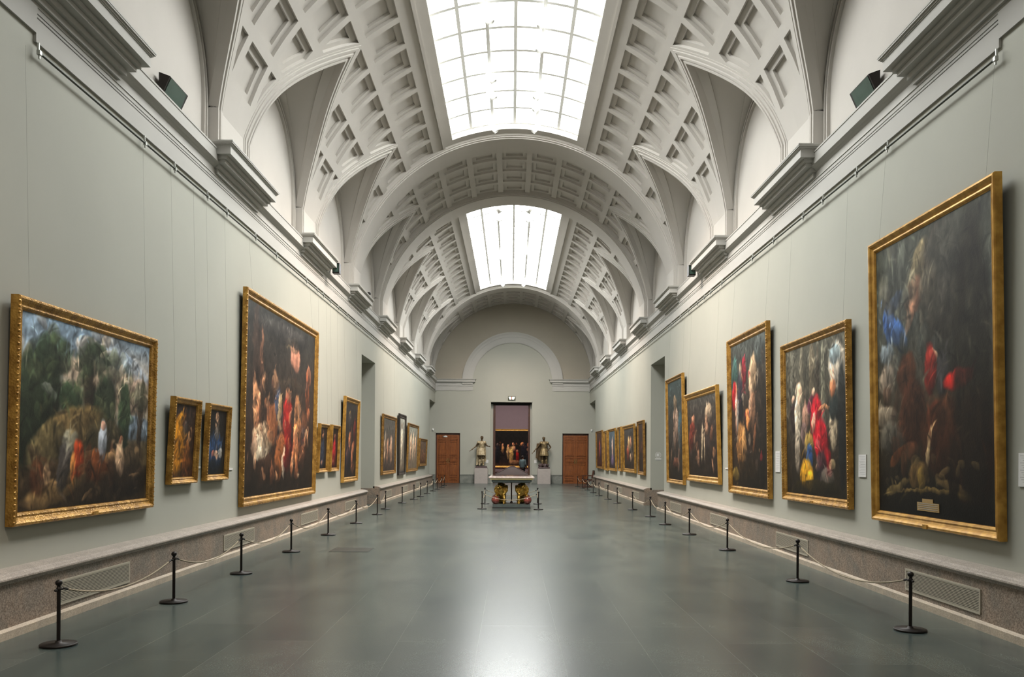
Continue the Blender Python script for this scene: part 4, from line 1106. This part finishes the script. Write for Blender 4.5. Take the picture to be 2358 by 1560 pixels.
def statue(loc, pose, tunic_m, lab, cloak, base_h=.12, rough_base=False):
    t = empty('statue', loc)
    b = MB(); figure(b, pose); remesh(b.build('figure', BRONZE, t), .016)
    q = MB()
    q.cap(pose['chest'] + V3(0, -.01, .03), pose['waist'], .185, .15); q.cap(pose['shL'], pose['shR'], .09, .09)
    n = 28; rows = [(.165, 1.18), (.20, 1.05), (.24, .92), (.27, .80), (.285, .68)]
    vs = []
    for r, z in rows:
        for j in range(n):
            a = 2 * math.pi * j / n; rr = r * (1 + (.05 if z < 1.0 else .01) * math.cos(a * 9))
            vs.append((pose['hip'].x + rr * math.cos(a), pose['hip'].y + rr * .8 * math.sin(a), z))
    k = len(rows)
    q.add(vs, [(i * n + j, (i + 1) * n + j, (i + 1) * n + (j + 1) % n, i * n + (j + 1) % n) for i in range(k - 1) for j in range(n)], 0, True)
    q.add(vs[:n], [tuple(range(n))]); q.add(vs[-n:], [tuple(range(n))[::-1]])
    remesh(q.build('cuirass_and_skirt', tunic_m, t), .017)
    for s in ('L', 'R'):
        q = MB(); q.cap(pose['kn' + s] - V3(0, 0, .13), pose['an' + s] + V3(0, 0, .03), .072, .055); q.cap(pose['an' + s] + V3(0, 0, -.02), pose['an' + s] + V3(0, -.14, -.045), .055, .042)
        remesh(q.build('greave', tunic_m, t), .017)
    h = pose['head']; q = MB(); q.ell(h + V3(0, .012, .035), (.09, .105, .10)); 
    for i in range(12):
        a = i * math.pi * 2 / 12; q.ell(h + V3(.085 * math.cos(a), .012 + .095 * math.sin(a), .075), (.022, .022, .02), n=8, k=5)
    remesh(q.build('laurel_hair', BRONZE, t), .012)
    q = MB()
    m_ = 9
    top, bot = cloak[0], cloak[1]
    vs = []
    for i in range(13):
        tt = i / 12
        a = Vector(top[0]).lerp(Vector(bot[0]), tt); b_ = Vector(top[1]).lerp(Vector(bot[1]), tt)
        for j in range(m_):
            u = j / (m_ - 1); v = a.lerp(b_, u); v.y += .035 * math.cos(u * 14 + i * .15) * (.4 + tt); vs.append(v)
    k0 = len(vs)
    vs2 = [v + Vector((0, .03, 0)) for v in vs]
    fs = [(i * m_ + j, i * m_ + j + 1, (i + 1) * m_ + j + 1, (i + 1) * m_ + j) for i in range(12) for j in range(m_ - 1)]
    q.add(vs, fs, 0, True); q.add(vs2, [f[::-1] for f in fs], 0, True)
    ring = [j for j in range(m_)] + [i * m_ + m_ - 1 for i in range(1, 13)] + [12 * m_ + j for j in range(m_ - 2, -1, -1)] + [i * m_ for i in range(11, 0, -1)]
    al = vs + vs2
    q.add(al, [(ring[i], ring[(i + 1) % len(ring)], ring[(i + 1) % len(ring)] + k0, ring[i] + k0) for i in range(len(ring))], 0, False)
    q.build('cloak', tunic_m if not rough_base else BRONZE, t)
    w = pose['wrR']; d = (w - pose['elR']).normalized()
    q = MB(); q.tube([w + d * .05, w + d * .30], [.022, .018], 10); q.build('baton', BRONZE, t)
    q = MB()
    if rough_base:
        rg = random.Random(5)
        q.box(-.36, .36, -.24, .26, -base_h, -.03)
        for _ in range(22): q.ell((rg.uniform(-.28, .28), rg.uniform(-.2, .2), rg.uniform(.05, .12)), (rg.uniform(.06, .11),) * 3, n=8, k=5)
        remesh(q.build('rocky_base', PORPH, t), .02, 1)
    else:
        q.box(-.36, .36, -.24, .26, -base_h, -.02); q.box(-.33, .33, -.22, .24, -.02, 0); q.build('base', PORPH, t)
    tag(t, lab, 'statue')
    return t
P1 = dict(hip=V3(0, 0, .98), waist=V3(.01, 0, 1.16), chest=V3(.01, -.01, 1.38), neck0=V3(.015, 0, 1.56), head=V3(.03, -.02, 1.76),
          shL=V3(.215, 0, 1.49), elL=V3(.34, -.02, 1.28), wrL=V3(.47, -.16, 1.24), shR=V3(-.20, 0, 1.49), elR=V3(-.33, .02, 1.25), wrR=V3(-.52, -.06, 1.10),
          hpL=V3(.09, 0, .93), knL=V3(.12, -.05, .52), anL=V3(.13, 0, .10), hpR=V3(-.09, 0, .93), knR=V3(-.10, -.01, .50), anR=V3(-.10, .02, .10))
statue((-1.93, 53.0, 1.08), P1, ALAB, 'pale armoured statue with an outstretched baton, left of the central doorway', [[(-.28, .12, 1.5), (.25, .14, 1.5)], [(-.34, .14, .05), (.30, .14, .3)]])
P2 = dict(P1); P2.update(head=V3(-.02, -.02, 1.74), elL=V3(.42, .03, 1.22), wrL=V3(.27, -.10, 1.06), elR=V3(-.40, .0, 1.24), wrR=V3(-.58, -.08, 1.02), anL=V3(.16, .05, .10), knL=V3(.15, -.02, .52))
statue((2.0, 53.0, 1.072), P2, ALAB2, 'darker bronze armoured statue on a rocky base, right of the central doorway', [[(-.46, .1, 1.45), (.24, .14, 1.5)], [(-.52, .14, .55), (.22, .14, .02)]], rough_base=True, base_h=.11)
for x, l, h_ in ((-1.93, 'left', .96), (1.99, 'right', .95)):
    t = empty('pedestal', (x, 53.02, 0))
    m = MB(); m.box(-.41, .41, -.40, .40, 0, h_ - .10); m.build('shaft', PEDM, t)
    m = MB(); m.box(-.41, .41, -.40, .40, h_ - .10, h_ - .095); m.box(-.40, .40, -.38, .38, h_ - .095, h_); m.build('cap', PEDM, t)
    tag(t, 'plain pinkish grey stone pedestal under the %s statue' % l, 'pedestal')

# visitor and upholstered seat in the room beyond
def person(loc, rz):
    t = empty('person', loc, (0, 0, rz))
    k = .93
    P = {a: b * k for a, b in dict(P1).items()}
    P['elL'] = V3(.27, .02, 1.18) * k; P['wrL'] = V3(.29, -.08, .93) * k; P['elR'] = V3(-.27, .02, 1.18) * k; P['wrR'] = V3(-.28, -.10, .93) * k
    b = MB(); figure(b, P); remesh(b.build('body', SKIN, t), .014)
    q = MB(); q.cap(P['chest'] + V3(0, 0, .02), P['hip'], .19, .20); q.cap(P['shL'], P['shR'], .085, .085)
    for s in ('L', 'R'): q.cap(P['sh' + s], P['el' + s], .08, .065); q.cap(P['el' + s], P['wr' + s] + (P['el' + s] - P['wr' + s]) * .1, .065, .05)
    remesh(q.build('coat', CLOTH1, t), .018)
    q = MB()
    for s in ('L', 'R'): q.cap(P['hp' + s], P['kn' + s], .115, .085); q.cap(P['kn' + s], P['an' + s] + V3(0, 0, .02), .082, .065)
    remesh(q.build('trousers', CLOTH2, t), .018)
    q = MB()
    for s in ('L', 'R'):
        f = P['an' + s]; q.cap(V3(f.x, f.y + .03, .045), V3(f.x, f.y - .18, .04), .048, .04)
    remesh(q.build('shoes', CLOTH2, t), .014)
    h = P['head']; q = MB(); q.ell(h + V3(0, .02, .03), (.092, .108, .11)); remesh(q.build('hair', HAIR, t), .012)
    tag(t, 'person in a blue-grey coat and dark trousers standing beyond the central doorway', 'person')
person((.82, 63.5, 0), R(150))
t = empty('upholstered_seat', (.02, 60.5, 0))
a, hh, zt = 1.30, 1.0, .36
m = MB(); m.box(-a - .15, a + .15, -.9, .9, .0, .06); m.build('plinth', DARK, t)
m = MB(); m.box(-a - .12, a + .12, -.85, .85, .06, .40); m.build('seat', MAROON, t)
m = MB()
bs = [(-a, -.7, .40), (a, -.7, .40), (a, .7, .40), (-a, .7, .40)]; tp = [(-.14, -.12, .98), (.14, -.12, .98), (.14, .12, .98), (-.14, .12, .98)]
m.add(bs + tp, [(0, 1, 5, 4), (1, 2, 6, 5), (2, 3, 7, 6), (3, 0, 4, 7), (4, 5, 6, 7), (3, 2, 1, 0)]); m.build('sloping_back', MAROON, t)
m = MB()
for i in range(4): m.tube([bs[i], tp[i]], .022, 8)
m.tube([tp[0], tp[1]], .025, 8); m.tube([tp[2], tp[3]], .025, 8); m.build('piping', PIPING, t)
tag(t, 'dark maroon seat with a sloping pyramid back, beyond the central doorway', 'seat')

# ------------------------------------------------------------------ lion table
t = empty('lion_table', (-.03, 28.75, 0))
m = MB(); m.box(-.63, .63, -.95, .95, 0, .03, 1); m.box(-.62, .62, -.94, .94, .03, .13)
m.build('plinth', [SLATE, DARK], t)
m = MB(); m.box(-.66, .66, -1.02, 1.02, .86, .94); m.box(-.62, .62, -.98, .98, .84, .86); m.build('apron', SLATE, t)
m = MB()
for x, z0, z1, y in ((.69, .94, .955, 1.05), (.71, .955, .985, 1.07), (.70, .985, .995, 1.06)): m.box(-x, x, -y, y, z0, z1)
m.build('gilt_moulding', GILT, t)
m = MB(); m.box(-.75, .75, -1.11, 1.11, .995, 1.035); m.box(-.72, .72, -1.08, 1.08, 1.035, 1.05)
tp = m.build('tabletop', MARB, t); bv = tp.modifiers.new('b', 'BEVEL'); bv.width = .012; bv.segments = 3
m = MB(); m.box(-.66, .66, -1.02, 1.02, 1.05, 1.054); m.build('inlay', mat('inlay_dark', (.10, .06, .05, 1), .15, var=.4, vscale=9), t)
m = MB(); m.lathe([(.05, .13), (.05, .16), (.02, .18), (.022, .5), (.02, .80), (.05, .82), (.05, .86)], n=14); m.build('centre_post', WOODD, t)
def lion(parent, x, y, sx, sy):
    """seated gilt lion, outer forepaw resting on a marble ball, facing outward (sy)"""
    L = lambda a, b, c: V3(x + sx * a, y + sy * b, c)
    m = MB()
    m.cap(L(-.02, -.30, .34), L(-.01, .0, .50), .14, .15)
    m.cap(L(-.01, .0, .52), L(.04, .06, .66), .15, .14)
    m.ell(L(.0, -.30, .28), (.15, .19, .16))
    m.cap(L(-.08, -.12, .22), L(-.12, .05, .17), .06, .045); m.cap(L(-.1, .03, .16), L(-.1, .13, .155), .045, .04)
    m.cap(L(-.08, .02, .50), L(-.10, .12, .32), .065, .05); m.cap(L(-.10, .12, .32), L(-.09, .13, .18), .048, .042); m.cap(L(-.09, .13, .17), L(-.09, .20, .158), .045, .035)
    m.cap(L(.10, .04, .50), L(.16, .15, .40), .06, .046); m.cap(L(.16, .15, .43), L(.17, .20, .40), .045, .04)
    m.cap(L(-.02, -.45, .22), L(.06, -.50, .45), .025, .02)
    # head and muzzle
    m.ell(L(.06, .16, .70), (.085, .09, .09)); m.cap(L(.08, .21, .68), L(.10, .27, .665), .05, .04)
    for q in (-1, 1): m.ell(L(.05 + q * .06, .11, .785), (.022, .016, .026), n=8, k=6)
    m.ell(L(.105, .295, .685), (.018, .014, .012), n=8, k=6)
    o = remesh(m.build('lion_body', LIONG, parent), .011)
    g = MB(); rg = random.Random(3)
    for i in range(90):
        a = rg.uniform(0, 2 * math.pi); r_ = rg.uniform(.10, .175); z = .60 + r_ * math.sin(a) * .95
        g.ell(L(.0 + r_ * math.cos(a) * 1.3, .07 + rg.uniform(-.08, .06), z), (rg.uniform(.022, .04),) * 2 + (rg.uniform(.03, .05),), n=7, k=5)
    g.ell(L(.02, .03, .58), (.18, .13, .21))
    remesh(g.build('mane', LIONG, o), .012, 1)
    b = MB(); b.ell(L(.19, .18, .265), (.136, .136, .136), n=28, k=18); b.build('marble_ball', BALLM, parent)
for sy in (-1, 1):
    for sx in (-1, 1): lion(t, sx * .34, sy * .62, sx, sy)
tag(t, 'gilded lion-legged table with marble top in the middle of the hall', 'table')

# ------------------------------------------------------------------ armchair in the corner
t = empty('armchair', (4.22, 47.4, 0), (0, 0, R(-90)))
m = MB(); m.box(-.27, .27, -.25, .25, .40, .45); m.build('seat', WOODD, t)
m = MB(); m.box(-.27, .27, .24, .28, .52, .93, M=Matrix.Translation((0, .24, .5)) @ Matrix.Rotation(R(-12), 4, 'X') @ Matrix.Translation((0, -.24, -.5))); m.build('backrest', WOODD, t)
for s in (-1, 1):
    m = MB(); m.box(s * .27 - .025, s * .27 + .025, -.27, .27, .64, .67); m.tube([(s * .27, -.22, .45), (s * .27, -.24, .65)], .018, 8); m.build('arm', WOODD, t)
    m = MB(); m.box(s * .25 - .02, s * .25 + .02, -.28, .28, .0, .04); m.build('runner', WOODD, t)
    for y in (-.22, .22):
        m = MB(); m.tube([(s * .25, y, .04), (s * .25, -y * .2, .22), (s * .25, y, .41)], .02, 8); m.build('leg', WOODD, t)
tag(t, 'dark wooden armchair by the right wall near the far corner', 'chair')

# ------------------------------------------------------------------ light, camera, world
WARM = (1.0, .80, .66)
k_ = 0
for y, sd in [(-2.0, -1), (-2.0, 1), (.8, -1), (.8, 1), (2.4, -1), (2.4, 1)] + [(y, sd) for _, sd, y in spots if True]:  # first six are added beams without lamp heads, for the near paintings
    l = bpy.data.lights.new('spot_beam', 'SPOT'); l.energy = 620; l.color = WARM; l.spot_size = R(66); l.spot_blend = 1.; l.shadow_soft_size = .10
    o = bpy.data.objects.new('spot_beam', l); COL.objects.link(o)
    x = sd * TRACKX
    src = Vector((x - sd * .12, y, 11.05)); end_ = y > 46
    if end_: l.energy = 380; l.spot_size = R(60)
    dst = Vector((sd * 1.6, 53.4, 3.6)) if end_ else None
    if abs(y - 24.55) < .1: dst = Vector((sd * .2, 27.7, .9)); l.energy = 900; l.spot_size = R(40)
    dst = dst or Vector((-sd * 4.8, y + (1.5 if k_ % 2 else -1.0), 2.4)); k_ += 1
    o.location = src; o.rotation_euler = (dst - src).to_track_quat('-Z', 'Y').to_euler()
wd = bpy.data.worlds.new('World'); S.world = wd; wd.use_nodes = True
wd.node_tree.nodes['Background'].inputs['Color'].default_value = (.02, .02, .02, 1)

cam = bpy.data.objects.new('camera', bpy.data.cameras.new('camera')); COL.objects.link(cam)
cam.location = (-.035, 0, H); cam.rotation_euler = (math.pi / 2, -R(.35), 0)
cam.data.sensor_width = 36; cam.data.lens = 36 * 1945 / 2358
cam.data.shift_x = 1 / 2358; cam.data.shift_y = 271 / 2358
cam.data.clip_end = 300; cam.data.clip_start = .05
S.camera = cam
S.view_settings.view_transform = 'Standard'; S.view_settings.look = 'None'; S.view_settings.gamma = 1
S.view_settings.exposure = 1.05
S.cycles.max_bounces = 8; S.cycles.diffuse_bounces = 6; S.cycles.glossy_bounces = 3
S.cycles.use_denoising = True
S.cycles.caustics_reflective = False; S.cycles.caustics_refractive = False
